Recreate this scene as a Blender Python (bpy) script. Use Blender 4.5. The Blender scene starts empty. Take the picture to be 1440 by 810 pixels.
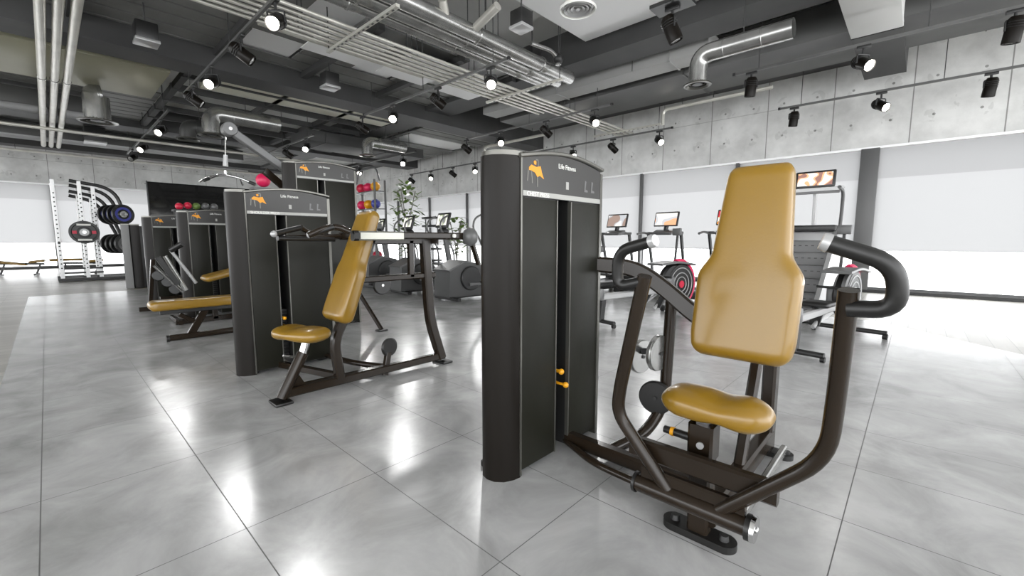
import bpy, bmesh, math, random
from math import sin, cos, pi, radians as R, sqrt, atan, atan2
from mathutils import Vector as V, Matrix, Quaternion
random.seed(5)
# ------------------------------------------------------------------ camera, world, exposure
F, PITCH, YAW, H = 607.0, atan(68/607.0), R(47.0), 1.25      # focal length in px of the 1440x810 frame, eye height 1.25 m
cd = bpy.data.cameras.new('camera'); cam = bpy.data.objects.new('camera', cd); bpy.context.scene.collection.objects.link(cam)
cd.sensor_width = 36.0; cd.lens = F/1440*36.0; cd.clip_start = 0.05; cd.clip_end = 300
cam.location = (0, 0, H); cam.rotation_euler = (pi/2-PITCH, 0, -YAW)
SC = bpy.context.scene; SC.camera = cam
SC.view_settings.view_transform = 'Standard'; SC.view_settings.look = 'None'
SC.view_settings.gamma = 1.0; SC.view_settings.use_curve_mapping = False
SC.view_settings.exposure = 0.9
w = bpy.data.worlds.new('daylight'); SC.world = w; w.use_nodes = True
w.node_tree.nodes['Background'].inputs[0].default_value = (0.97, 0.985, 1.0, 1)
w.node_tree.nodes['Background'].inputs[1].default_value = 3.2
COL = SC.collection

# ------------------------------------------------------------------ camera geometry used to measure places in the room
_f = V((sin(YAW)*cos(PITCH), cos(YAW)*cos(PITCH), -sin(PITCH))); _r = V((cos(YAW), -sin(YAW), 0)); _u = _r.cross(_f); _C = V((0, 0, H))
def _ray(x, y): return _f + (x-720)/F*_r - (y-405)/F*_u
def aX(x, y, X): d = _ray(x, y); return _C + d*(X/d.x)
def aY(x, y, Y): d = _ray(x, y); return _C + d*(Y/d.y)
def aZ(x, y, Z): d = _ray(x, y); return _C + d*((Z-H)/d.z)

# ------------------------------------------------------------------ materials
def s2l(c): return tuple(((v/255)/12.92 if v/255 <= .04045 else ((v/255+.055)/1.055)**2.4) for v in c)
MATS = {}
def mat(name, rgb, rough=.5, metal=0.0, coat=0.0, noise=0.0, nscale=8.0, bump=0.0, bscale=60.0, emit=0.0, spec=.5):
    if name in MATS: return MATS[name]
    m = bpy.data.materials.new(name); m.use_nodes = True; nt = m.node_tree; b = nt.nodes['Principled BSDF']
    c = s2l(rgb) + (1,)
    b.inputs['Base Color'].default_value = c; b.inputs['Roughness'].default_value = rough; b.inputs['Metallic'].default_value = metal
    b.inputs['Coat Weight'].default_value = coat; b.inputs['Coat Roughness'].default_value = .12; b.inputs['Specular IOR Level'].default_value = spec
    if noise or bump:
        tc = nt.nodes.new('ShaderNodeTexCoord')
    if noise:
        n = nt.nodes.new('ShaderNodeTexNoise'); n.inputs['Scale'].default_value = nscale; n.inputs['Detail'].default_value = 5
        nt.links.new(tc.outputs['Object'], n.inputs['Vector'])
        r = nt.nodes.new('ShaderNodeValToRGB'); r.color_ramp.elements[0].position = .3; r.color_ramp.elements[1].position = .7
        r.color_ramp.elements[0].color = tuple(v*(1-noise) for v in c[:3])+(1,); r.color_ramp.elements[1].color = tuple(min(1, v*(1+noise)) for v in c[:3])+(1,)
        nt.links.new(n.outputs['Fac'], r.inputs[0]); nt.links.new(r.outputs[0], b.inputs['Base Color'])
    if bump:
        n = nt.nodes.new('ShaderNodeTexNoise'); n.inputs['Scale'].default_value = bscale
        nt.links.new(tc.outputs['Object'], n.inputs['Vector'])
        bp = nt.nodes.new('ShaderNodeBump'); bp.inputs['Strength'].default_value = bump; bp.inputs['Distance'].default_value = .004
        nt.links.new(n.outputs['Fac'], bp.inputs['Height']); nt.links.new(bp.outputs[0], b.inputs['Normal'])
    if emit:
        b.inputs['Emission Color'].default_value = c; b.inputs['Emission Strength'].default_value = emit
    MATS[name] = m; return m
steel = mat('dark_bronze_steel', (34, 27, 20), .2, .0, .12, .12, 3, spec=.22)
shroud_m = mat('dark_shroud', (22, 19, 16), .30, 0, .0, .06, 2, .1, 500, spec=.14)
panel_m = mat('grey_perforated_panel', (27, 27, 21), .32, 0, .0, .1, 1.5, .25, 900, spec=.2)
trim_m = mat('grey_trim', (96, 95, 90), .3, .6, .2)
placard_m = mat('grey_placard', (52, 51, 50), .3, 0, .0, spec=.3)
strip_m = mat('pale_strip', (150, 150, 146), .4)
white_m = mat('white_print', (225, 225, 220), .5)
orange_m = mat('orange_print', (214, 142, 20), .5)
mustard = mat('mustard_leather', (130, 99, 26), .3, 0, .15, .04, 3, .07, 90)
yellow_m = mat('yellow_plastic', (215, 150, 20), .35)
black_m = mat('black_rubber', (16, 15, 14), .42, 0, 0, .1, 10)
dark_m = mat('dark_plastic', (30, 30, 30), .42, 0, .08, .08, 5)
mid_m = mat('mid_grey_plastic', (92, 92, 92), .4, .1, .1, .08, 5)
light_m = mat('silver_plastic', (168, 168, 168), .35, .3, .1)
chrome = mat('chrome', (205, 205, 205), .12, 1.0)
galv = mat('galvanised_metal', (160, 160, 158), .24, .8, 0, .18, 4)
pipe_m = mat('pale_conduit', (196, 194, 186), .28, .4, 0, .12, 3)
ceil_dark = mat('dark_grey_paint', (60, 60, 60), .6, 0, 0, .2, 1.2)
duct_m = mat('charcoal_duct', (74, 74, 73), .42, .25, 0, .15, .8)
olive_m = mat('olive_grey_duct', (156, 154, 132), .45, .2, 0, .12, .5)
plank_m = mat('grey_ceiling_board', (112, 112, 110), .55, 0, 0, .18, 1.4)
slab_m = mat('pale_ceiling_slab', (196, 196, 194), .6, 0, 0, .14, .5)
rail_m = mat('grey_track', (96, 96, 95), .4, .3, 0, .1, 3)
red_m = mat('red_plastic', (190, 30, 60), .4)
magenta_m = mat('pink_plastic', (206, 34, 84), .4)
green_m = mat('leaf_green', (92, 116, 52), .5, 0, 0, .35, 20)
soil_m = mat('planter_grey', (120, 118, 112), .6)
blue_m = mat('blue_plastic', (60, 66, 150), .4)
wframe = mat('white_frame_paint', (240, 240, 240), .35, .1, .2)
mull_m = mat('grey_mullion', (98, 98, 98), .45, .4)
shade_hi = None
def lamp_mat(name, s, rgb=(255, 250, 240)):
    m = bpy.data.materials.new(name); m.use_nodes = True; nt = m.node_tree
    e = nt.nodes.new('ShaderNodeEmission'); e.inputs[0].default_value = s2l(rgb)+(1,); e.inputs[1].default_value = s
    nt.links.new(e.outputs[0], nt.nodes['Material Output'].inputs[0]); return m
lamp_on = lamp_mat('lit_lens', 14)
lamp_dim = mat('unlit_lens', (120, 120, 118), .2, .3)
def screen_mat(name, a, b, sc=3.0):
    m = bpy.data.materials.new(name); m.use_nodes = True; nt = m.node_tree; p = nt.nodes['Principled BSDF']; p.inputs['Roughness'].default_value = .2
    tc = nt.nodes.new('ShaderNodeTexCoord'); n = nt.nodes.new('ShaderNodeTexNoise'); n.inputs['Scale'].default_value = sc; n.inputs['Detail'].default_value = 0
    r = nt.nodes.new('ShaderNodeValToRGB'); r.color_ramp.interpolation = 'CONSTANT'
    r.color_ramp.elements[0].color = s2l((225, 222, 215))+(1,); r.color_ramp.elements[1].position = .48; r.color_ramp.elements[1].color = s2l(a)+(1,)
    e = r.color_ramp.elements.new(.58); e.color = s2l(b)+(1,)
    nt.links.new(tc.outputs['Object'], n.inputs['Vector']); nt.links.new(n.outputs['Fac'], r.inputs[0])
    nt.links.new(r.outputs[0], p.inputs['Emission Color']); p.inputs['Emission Strength'].default_value = .8; p.inputs['Base Color'].default_value = (.02,.02,.02,1)
    return m
scr_a = screen_mat('screen_peach', (190, 192, 196), (236, 170, 130), 4)
scr_b = screen_mat('screen_orange', (235, 170, 20), (190, 50, 60), 9)
scr_c = screen_mat('screen_grey', (180, 182, 186), (150, 130, 120), 5)

scr_d = screen_mat('screen_pale', (150, 160, 130), (120, 120, 122), 7)
def math_node(nt, op, a, b=None):
    n = nt.nodes.new('ShaderNodeMath'); n.operation = op
    for i, v in enumerate((a, b)):
        if v is None: continue
        if isinstance(v, (int, float)): n.inputs[i].default_value = v
        else: nt.links.new(v, n.inputs[i])
    return n.outputs[0]
def mix_col(nt, fac, a, b):
    n = nt.nodes.new('ShaderNodeMix'); n.data_type = 'RGBA'
    for k, v in ((0, fac), (6, a), (7, b)):
        if isinstance(v, (int, float, tuple)): n.inputs[k].default_value = v
        else: nt.links.new(v, n.inputs[k])
    return n.outputs[2]
def tile_material():
    m = bpy.data.materials.new('polished_floor_tile'); m.use_nodes = True; nt = m.node_tree; b = nt.nodes['Principled BSDF']
    g = nt.nodes.new('ShaderNodeNewGeometry'); s = nt.nodes.new('ShaderNodeSeparateXYZ'); nt.links.new(g.outputs['Position'], s.inputs[0])
    def line(o, off, step, hw):
        t = math_node(nt, 'FRACT', math_node(nt, 'DIVIDE', math_node(nt, 'SUBTRACT', o, off-step/2), step))
        d = math_node(nt, 'ABSOLUTE', math_node(nt, 'SUBTRACT', t, .5))
        return math_node(nt, 'LESS_THAN', d, hw/step)
    gx = line(s.outputs[0], -.12, .613, .0022); gy = line(s.outputs[1], .15, .945, .0022)
    gr = math_node(nt, 'MAXIMUM', gx, gy)
    n = nt.nodes.new('ShaderNodeTexNoise'); n.inputs['Scale'].default_value = 2.2; n.inputs['Detail'].default_value = 6; n.inputs['Roughness'].default_value = .62; n.inputs['Distortion'].default_value = .6
    nt.links.new(g.outputs['Position'], n.inputs['Vector'])
    r = nt.nodes.new('ShaderNodeValToRGB'); r.color_ramp.elements[0].position = .32; r.color_ramp.elements[1].position = .7
    r.color_ramp.elements[0].color = s2l((150, 150, 150))+(1,); r.color_ramp.elements[1].color = s2l((188, 188, 188))+(1,)
    nt.links.new(n.outputs['Fac'], r.inputs[0])
    c = mix_col(nt, gr, r.outputs[0], s2l((84, 84, 84))+(1,)); nt.links.new(c, b.inputs['Base Color'])
    n2 = nt.nodes.new('ShaderNodeTexNoise'); n2.inputs['Scale'].default_value = 1.3; n2.inputs['Detail'].default_value = 4; nt.links.new(g.outputs['Position'], n2.inputs['Vector'])
    mr = nt.nodes.new('ShaderNodeMapRange'); mr.inputs['To Min'].default_value = .15; mr.inputs['To Max'].default_value = .30; nt.links.new(n2.outputs['Fac'], mr.inputs['Value'])
    ro = math_node(nt, 'ADD', mr.outputs[0], math_node(nt, 'MULTIPLY', gr, .4)); nt.links.new(ro, b.inputs['Roughness'])
    b.inputs['Specular IOR Level'].default_value = .9; b.inputs['IOR'].default_value = 1.5
    return m
def wood_material():
    m = bpy.data.materials.new('grey_wood_planks'); m.use_nodes = True; nt = m.node_tree; b = nt.nodes['Principled BSDF']
    g = nt.nodes.new('ShaderNodeNewGeometry'); br = nt.nodes.new('ShaderNodeTexBrick')
    br.inputs['Scale'].default_value = 1.0; br.inputs['Brick Width'].default_value = 1.4; br.inputs['Row Height'].default_value = .19; br.inputs['Mortar Size'].default_value = .004
    br.inputs['Color1'].default_value = s2l((186, 184, 178))+(1,); br.inputs['Color2'].default_value = s2l((148, 146, 140))+(1,); br.inputs['Mortar'].default_value = s2l((110, 108, 104))+(1,)
    nt.links.new(g.outputs['Position'], br.inputs['Vector'])
    mp = nt.nodes.new('ShaderNodeMapping'); mp.inputs['Scale'].default_value = (1.2, 16, 1); nt.links.new(g.outputs['Position'], mp.inputs[0])
    n = nt.nodes.new('ShaderNodeTexNoise'); n.inputs['Scale'].default_value = 1.2; n.inputs['Detail'].default_value = 5; nt.links.new(mp.outputs[0], n.inputs['Vector'])
    c = mix_col(nt, math_node(nt, 'MULTIPLY', n.outputs['Fac'], .5), br.outputs['Color'], s2l((120, 117, 108))+(1,)); nt.links.new(c, b.inputs['Base Color'])
    b.inputs['Roughness'].default_value = .32
    return m
def concrete_material(ax):
    m = bpy.data.materials.new('board_marked_concrete_'+'xy'[ax]); m.use_nodes = True; nt = m.node_tree; b = nt.nodes['Principled BSDF']
    g = nt.nodes.new('ShaderNodeNewGeometry'); s = nt.nodes.new('ShaderNodeSeparateXYZ'); nt.links.new(g.outputs['Position'], s.inputs[0])
    n = nt.nodes.new('ShaderNodeTexNoise'); n.inputs['Scale'].default_value = .9; n.inputs['Detail'].default_value = 8; n.inputs['Roughness'].default_value = .65; nt.links.new(g.outputs['Position'], n.inputs['Vector'])
    r = nt.nodes.new('ShaderNodeValToRGB'); r.color_ramp.elements[0].position = .33; r.color_ramp.elements[1].position = .66
    r.color_ramp.elements[0].color = s2l((180, 180, 178))+(1,); r.color_ramp.elements[1].color = s2l((216, 216, 214))+(1,); nt.links.new(n.outputs['Fac'], r.inputs[0])
    def frac(o, off, step):
        t = math_node(nt, 'FRACT', math_node(nt, 'DIVIDE', math_node(nt, 'SUBTRACT', o, off-step/2), step))
        return math_node(nt, 'ABSOLUTE', math_node(nt, 'SUBTRACT', t, .5))
    joint = math_node(nt, 'LESS_THAN', frac(s.outputs[ax], .3, 1.42), .0075)
    joint2 = math_node(nt, 'LESS_THAN', frac(s.outputs[2], 4.62, 2.4), .004)
    j = math_node(nt, 'MAXIMUM', joint, math_node(nt, 'MULTIPLY', joint2, .5))
    # tie holes and rusty patches
    dx = math_node(nt, 'MULTIPLY', frac(s.outputs[ax], .65, .71), .71); dz = math_node(nt, 'MULTIPLY', frac(s.outputs[2], 3.95, .8), .8)
    d = math_node(nt, 'SQRT', math_node(nt, 'ADD', math_node(nt, 'MULTIPLY', dx, dx), math_node(nt, 'MULTIPLY', dz, dz)))
    hole = math_node(nt, 'LESS_THAN', d, .027)
    n2 = nt.nodes.new('ShaderNodeTexNoise'); n2.inputs['Scale'].default_value = 3.2; n2.inputs['Detail'].default_value = 7; nt.links.new(g.outputs['Position'], n2.inputs['Vector'])
    ring = math_node(nt, 'MULTIPLY', math_node(nt, 'LESS_THAN', d, .16), math_node(nt, 'GREATER_THAN', n2.outputs['Fac'], .52))
    pat = math_node(nt, 'GREATER_THAN', n2.outputs['Fac'], .68)
    dark = math_node(nt, 'MINIMUM', math_node(nt, 'ADD', math_node(nt, 'ADD', math_node(nt, 'MULTIPLY', j, .75), math_node(nt, 'MULTIPLY', hole, .7)), math_node(nt, 'MULTIPLY', math_node(nt, 'MAXIMUM', ring, pat), .16)), 1.0)
    c = mix_col(nt, dark, r.outputs[0], s2l((96, 95, 92))+(1,)); nt.links.new(c, b.inputs['Base Color']); b.inputs['Roughness'].default_value = .7
    return m
def shade_material(name, rgb, tr):
    m = bpy.data.materials.new(name); m.use_nodes = True; nt = m.node_tree
    d = nt.nodes.new('ShaderNodeBsdfDiffuse'); d.inputs[0].default_value = s2l(rgb)+(1,)
    t = nt.nodes.new('ShaderNodeBsdfTranslucent'); t.inputs[0].default_value = s2l(rgb)+(1,)
    x = nt.nodes.new('ShaderNodeMixShader'); x.inputs[0].default_value = tr
    nt.links.new(d.outputs[0], x.inputs[1]); nt.links.new(t.outputs[0], x.inputs[2]); nt.links.new(x.outputs[0], nt.nodes['Material Output'].inputs[0]); return m
def glass_material():
    m = bpy.data.materials.new('window_glass'); m.use_nodes = True; nt = m.node_tree
    t = nt.nodes.new('ShaderNodeBsdfTransparent'); g = nt.nodes.new('ShaderNodeBsdfGlossy'); g.inputs['Roughness'].default_value = .02
    x = nt.nodes.new('ShaderNodeMixShader'); x.inputs[0].default_value = .06
    nt.links.new(t.outputs[0], x.inputs[1]); nt.links.new(g.outputs[0], x.inputs[2]); nt.links.new(x.outputs[0], nt.nodes['Material Output'].inputs[0]); return m
tile_m = tile_material(); wood_m = wood_material(); conc_y = concrete_material(1); conc_x = concrete_material(0)
blind_m = shade_material('roller_blind_fabric', (134, 134, 134), .6); valance_m = shade_material('blind_upper_fabric', (124, 124, 124), .55); glass_m = glass_material()

# ------------------------------------------------------------------ mesh builder
def fillet(pts, r, n=6):
    pts = [V(p) for p in pts]
    if not r or len(pts) < 3: return pts
    out = [pts[0]]
    for i in range(1, len(pts)-1):
        a, b, c = pts[i-1], pts[i], pts[i+1]
        d = min(r, (a-b).length*.48, (c-b).length*.48)
        p, q = b+(a-b).normalized()*d, b+(c-b).normalized()*d
        for k in range(n+1):
            t = k/n; out.append(p*(1-t)**2 + b*2*t*(1-t) + q*t*t)
    out.append(pts[-1]); return out
class MB:
    def __init__(s): s.bm = bmesh.new()
    def sweep(s, pts, prof, up=None, cap=True):
        pts = [V(p) for p in pts]; bm = s.bm; rings = []
        T = []
        for i in range(len(pts)):
            t = (pts[min(i+1, len(pts)-1)]-pts[max(i-1, 0)]); T.append(t.normalized() if t.length > 1e-9 else V((0, 0, 1)))
        u = V(up) if up else (V((0, 0, 1)) if abs(T[0].z) < .9 else V((1, 0, 0)))
        for i, p in enumerate(pts):
            u = (u - T[i]*u.dot(T[i])); u.normalize(); v = T[i].cross(u)
            pr = prof(i/(max(1, len(pts)-1))) if callable(prof) else prof
            rings.append([bm.verts.new(p + v*a + u*b) for a, b in pr])
        k = len(rings[0])
        for i in range(len(rings)-1):
            for j in range(k): bm.faces.new((rings[i][j], rings[i][(j+1) % k], rings[i+1][(j+1) % k], rings[i+1][j]))
        if cap:
            bm.faces.new(rings[0][::-1]); bm.faces.new(rings[-1])
        return s
    def tube(s, pts, r, bend=0.0, n=14, cap=True):
        pts = fillet(pts, bend)
        return s.sweep(pts, [(r*cos(2*pi*j/n), r*sin(2*pi*j/n)) for j in range(n)], cap=cap)
    def bar(s, pts, w, h, bend=0.0, up=None, c=.006):
        a, b = w/2, h/2; c = min(c, a*.5, b*.5)
        return s.sweep(fillet(pts, bend), [(-a+c, -b), (a-c, -b), (a, -b+c), (a, b-c), (a-c, b), (-a+c, b), (-a, b-c), (-a, -b+c)], up=up)
    def box(s, c, d, rz=0.0, bev=0.0, rot=None):
        M = Matrix.Translation(V(c)) @ (rot.to_4x4() if rot is not None else Matrix.Rotation(rz, 4, 'Z')) @ Matrix.Diagonal((d[0], d[1], d[2], 1))
        g = bmesh.ops.create_cube(s.bm, size=1.0, matrix=M)
        if bev:
            es = list({e for v in g['verts'] for e in v.link_edges})
            bmesh.ops.bevel(s.bm, geom=es, offset=bev, segments=2, affect='EDGES', profile=.5)
        return s
    def bb(s, a, b, bev=0.0):
        a, b = V(a), V(b); d = b-a
        return s.box((a+b)/2, (abs(d.x), abs(d.y), abs(d.z)), bev=bev)
    def cyl(s, a, b, r, r2=None, n=24):
        a, b = V(a), V(b); d = b-a; q = V((0, 0, 1)).rotation_difference(d.normalized()).to_matrix().to_4x4()
        bmesh.ops.create_cone(s.bm, cap_ends=True, segments=n, radius1=r, radius2=r if r2 is None else r2, depth=d.length, matrix=Matrix.Translation((a+b)/2) @ q)
        return s
    def disc(s, c, axis, r, t, n=32):
        c = V(c); a = V(axis).normalized()*t/2; b = min(t*.25, r*.1)
        k = a.normalized()*b
        s.lathe([(0, -t/2), (r-b, -t/2), (r, -t/2+b), (r, t/2-b), (r-b, t/2), (0, t/2)], c, axis, n); return s
    def lathe(s, prof, c, axis=(0, 0, 1), n=28):
        q = V((0, 0, 1)).rotation_difference(V(axis).normalized()); c = V(c); rings = []
        for r, z in prof:
            if r < 1e-6: rings.append([s.bm.verts.new(c + q @ V((0, 0, z)))])
            else: rings.append([s.bm.verts.new(c + q @ V((r*cos(2*pi*j/n), r*sin(2*pi*j/n), z))) for j in range(n)])
        for A, B in zip(rings, rings[1:]):
            for j in range(n):
                k = (j+1) % n
                if len(A) == 1 and len(B) == 1: break
                if len(A) == 1: s.bm.faces.new((A[0], B[k], B[j]))
                elif len(B) == 1: s.bm.faces.new((A[j], A[k], B[0]))
                else: s.bm.faces.new((A[j], A[k], B[k], B[j]))
        return s
    def ball(s, c, r, sc=(1, 1, 1)):
        bmesh.ops.create_uvsphere(s.bm, u_segments=20, v_segments=12, radius=r, matrix=Matrix.Translation(V(c)) @ Matrix.Diagonal((sc[0], sc[1], sc[2], 1))); return s
    def prism(s, poly, ext):
        e = V(ext); a = [s.bm.verts.new(V(p)) for p in poly]; b = [s.bm.verts.new(V(p)+e) for p in poly]; n = len(a)
        s.bm.faces.new(a[::-1]); s.bm.faces.new(b)
        for i in range(n): s.bm.faces.new((a[i], a[(i+1) % n], b[(i+1) % n], b[i]))
        return s
    def torus(s, c, axis, R_, r, n=36, m=10):
        q = V((0, 0, 1)).rotation_difference(V(axis).normalized()); c = V(c)
        g = [[s.bm.verts.new(c + q @ V(((R_+r*cos(2*pi*j/m))*cos(2*pi*i/n), (R_+r*cos(2*pi*j/m))*sin(2*pi*i/n), r*sin(2*pi*j/m)))) for j in range(m)] for i in range(n)]
        for i in range(n):
            for j in range(m): s.bm.faces.new((g[i][j], g[(i+1) % n][j], g[(i+1) % n][(j+1) % m], g[i][(j+1) % m]))
        return s
    def pad(s, base, along, side, front, L, wf, tf, e=.38, n=36, k=40, crown=0.0, ev=.55, er=.055, ew=.72):
        """upholstered pad: rings along 'along', half width wf(t), half thickness tf(t), squircle sections"""
        base = V(base); al = V(along).normalized(); sd = V(side).normalized(); fr = V(front).normalized(); rings = []
        for i in range(k+1):
            t = .5-.5*cos(pi*i/k); endr = .5*sin(pi*i/k)
            # round the ends
            em = min(1.0, (1-abs(2*t-1))*L/2/er); rr = sqrt(max(0, 1-(1-em)**2)) if em < 1 else 1.0
            wv, tv = wf(t)*(ew+(1-ew)*rr) if rr < 1 else wf(t), tf(t)*rr
            if i in (0, k): wv = wf(t)*(ew-.02); tv = .002
            p = base + al*(t*L) + fr*(crown*sin(pi*t))
            ring = []
            for j in range(n):
                a = 2*pi*j/n; ca, sa = cos(a), sin(a)
                ring.append(s.bm.verts.new(p + sd*(wv*math.copysign(abs(ca)**e, ca)) + fr*(tv*math.copysign(abs(sa)**ev, sa))))
            rings.append(ring)
        for i in range(k):
            for j in range(n): s.bm.faces.new((rings[i][j], rings[i][(j+1) % n], rings[i+1][(j+1) % n], rings[i+1][j]))
        s.bm.faces.new(rings[0][::-1]); s.bm.faces.new(rings[-1]); return s
    def build(s, name, m, parent=None, loc=None, kind=None, label=None, ang=35, smooth=True):
        bmesh.ops.recalc_face_normals(s.bm, faces=s.bm.faces)
        off = V((0, 0, 0))
        if parent is None and loc is not None: off = V(loc)
        if parent is not None: off = V(parent.get('_o', (0, 0, 0)))
        if off.length > 0: bmesh.ops.translate(s.bm, verts=s.bm.verts, vec=-off)
        me = bpy.data.meshes.new(name); s.bm.to_mesh(me); s.bm.free()
        me.materials.append(m)
        if smooth:
            me.shade_smooth(); me.set_sharp_from_angle(angle=R(ang))
        o = bpy.data.objects.new(name, me); COL.objects.link(o)
        if parent is not None: o.parent = parent; o['_o'] = tuple(off)
        else: o.location = off; o['_o'] = tuple(off)
        if kind: o['kind'] = kind
        if label: o['label'] = label
        return o
def thing(name, label, cat, loc=(0, 0, 0), group=None, rz=0.0, local=False):
    o = bpy.data.objects.new(name, None); COL.objects.link(o); o.location = loc; o.rotation_euler = (0, 0, rz); o.empty_display_size = .1
    o['_o'] = (0.0, 0.0, 0.0) if local else tuple(loc)
    o['label'] = label; o['category'] = cat
    if group: o['group'] = group
    return o
def rod(parent, x, y, z, r=.008, name='hanger_rod'): MB().cyl((x, y, z), (x, y, ZC), r, n=6).build(name, ceil_dark, parent)
def tag(o, label, cat, group=None, kind=None):
    o['label'] = label; o['category'] = cat
    if group: o['group'] = group
    if kind: o['kind'] = kind
    return o
def struct(name, mb, m, parent=None, smooth=True): return mb.build(name, m, parent, kind=None if parent else 'structure', smooth=smooth)
def children(o): return [c for c in bpy.data.objects if c.parent == o]
def copy_tree(o, parent=None):
    c = o.copy(); COL.objects.link(c)
    if parent is not None: c.parent = parent
    for ch in children(o): copy_tree(ch, c)
    return c
def dup(o, label, loc, rz=None):
    c = copy_tree(o); c['label'] = label; c.location = loc
    if rz is not None: c.rotation_euler = (0, 0, rz)
    return c
def lettering(text, size, place, m, parent, name='lettering', ext=.0008):
    """place: 4x4 matrix from text plane (x right, y up, z out) to the world"""
    cu = bpy.data.curves.new('t', 'FONT'); cu.body = text; cu.size = size; cu.extrude = ext; cu.align_x = 'LEFT'
    t = bpy.data.objects.new('t', cu); COL.objects.link(t); dg = bpy.context.evaluated_depsgraph_get(); dg.update()
    me = bpy.data.meshes.new_from_object(t.evaluated_get(dg)); bpy.data.objects.remove(t)
    off = V(parent.get('_o', (0, 0, 0))); me.transform(Matrix.Translation(-off) @ place)
    me.materials.clear(); me.materials.append(m)
    o = bpy.data.objects.new(name, me); COL.objects.link(o); o.parent = parent; o['_o'] = tuple(off); return o

# ------------------------------------------------------------------ setting
WX, WY, ZC = 13.3, 27.6, 5.7
struct('floor', MB().prism([(-.37, -4, 0), (-.37, 14.2, 0), (8.62, 14.2, 0), (8.62, .37, 0), (7.17, -.94, 0), (3.8, -4, 0)], (0, 0, -.05)), tile_m, smooth=False)
struct('floor_wood', MB().bb((-14, -9, -.06), (WX+.3, WY+.3, -.004)), wood_m, smooth=False)
# right wall (window wall along Y)
struct('wall_right', MB().bb((WX, -9, 3.38), (WX+.3, WY+.3, ZC+.1)), conc_y, smooth=False)
struct('wall_left', MB().bb((-14, WY, 3.62), (WX+.3, WY+.3, ZC+.1)), conc_x, smooth=False)
struct('baseboard_right', MB().bb((WX-.03, -9, 0), (WX+.2, WY, .07)), dark_m)
struct('baseboard_left', MB().bb((-14, WY-.03, 0), (WX, WY+.2, .09)), dark_m)
struct('trim_1', MB().bb((WX-.05, -9, 3.345), (WX+.02, WY, 3.395)), wframe)
struct('trim_2', MB().bb((-14, WY-.05, 3.6), (WX, WY+.02, 3.66)), wframe)
def sheet(pts):
    mb = MB(); mb.bm.faces.new([mb.bm.verts.new(p) for p in pts]); return mb
def window(n, a, b, right):
    """one bay of the glazing: pane, dark mullion, blind in two tones"""
    z1 = 3.36 if right else 3.62; zv = 2.66 if right else 2.95; zb = 1.0 if right else 1.13
    if right:
        o = MB().bb((WX+.1, a, .06), (WX+.16, a+.06, z1)); o.bb((WX+.1, b-.06, .06), (WX+.16, b, z1)); o.bb((WX+.1, a, .06), (WX+.16, b, .12))
        w_ = struct('window_%d' % n, o, mull_m)
        MB().bb((WX+.125, a, .1), (WX+.135, b, z1)).build('pane', glass_m, w_)
        sheet([(WX+.02, a+.03, zb), (WX+.02, b-.03, zb), (WX+.02, b-.03, zv), (WX+.02, a+.03, zv)]).build('roller_blind', blind_m, w_)
        sheet([(WX+.02, a+.03, zv), (WX+.02, b-.03, zv), (WX+.02, b-.03, z1), (WX+.02, a+.03, z1)]).build('upper_blind', valance_m, w_)
        MB().bb((WX+.01, a+.03, zb-.03), (WX+.035, b-.03, zb)).build('blind_rail', wframe, w_)
    else:
        o = MB().bb((a, WY+.1, .06), (a+.06, WY+.16, z1)); o.bb((b-.06, WY+.1, .06), (b, WY+.16, z1)); o.bb((a, WY+.1, .06), (b, WY+.16, .12))
        w_ = struct('window_%d' % n, o, mull_m)
        MB().bb((a, WY+.125, .1), (b, WY+.135, z1)).build('pane', glass_m, w_)
        sheet([(a+.03, WY+.02, zb), (b-.03, WY+.02, zb), (b-.03, WY+.02, zv), (a+.03, WY+.02, zv)]).build('roller_blind', blind_m, w_)
        sheet([(a+.03, WY+.02, zv), (b-.03, WY+.02, zv), (b-.03, WY+.02, z1), (a+.03, WY+.02, z1)]).build('upper_blind', valance_m, w_)
        MB().bb((a+.03, WY+.01, zb-.03), (b-.03, WY+.035, zb)).build('blind_rail', wframe, w_)
nw = 1; tn = 3
ys = [-7.6, -4.75, -1.9+0, .95, 3.8, 6.65, 9.5, 12.35, 15.2, 18.05, 20.9, 23.75, WY]
for a, b in zip(ys, ys[1:]):
    if abs(a+1.9) < .01: pass
    window(nw, a, b, True); nw += 1
for y in ys[3:-1]:
    wd = .17 if y == .95 else .045
    struct('trim_%d' % tn, MB().bb((WX-.06, y-wd, .06), (WX+.1, y+wd, 3.36), bev=.008), mull_m); tn += 1
xs = [-13.5, -8.9, -4.3, .3, 4.9, 9.5, WX]
for a, b in zip(xs, xs[1:]): window(nw, a, b, False); nw += 1
for x in xs[1:-1]:
    if x != .3:
        struct('trim_%d' % tn, MB().bb((x-.05, WY-.06, .06), (x+.05, WY+.1, 3.62)), mull_m); tn += 1
# ------------------------------------------------------------------ ceiling
struct('ceiling', MB().bb((-14, -9, ZC), (WX+.3, WY+.3, ZC+.2)), slab_m, smooth=False)
brightener_m = mat('bay_brightener_white', (236, 236, 236), .6)  # for pale sheets added to brighten ceiling bays where the slab is shaded
def beam(name, x0, x1, y0, y1, z0, z1, m, n=None): return struct(name, MB().bb((x0, y0, z0), (x1, y1, z1)), m, smooth=False)
beam('ceiling_beam', -14, 13.3, 10.75, 11.5, 4.72, ZC, ceil_dark)
beam('ceiling_beam', -14, 13.3, 19.0, 19.9, 4.9, ZC, ceil_dark)
beam('ceiling_beam', -14, 13.3, 25.6, 26.3, 4.9, ZC, ceil_dark)
beam('ceiling_beam', 8.0, 8.75, -9, 27.6, 5.0, ZC, ceil_dark)
beam('ceiling_beam', 10.0, 12.62, .43, 1.12, 4.755, ZC, ceil_dark)  # shaded stretch of the pale duct's run, its shade put in as dark grey
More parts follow.
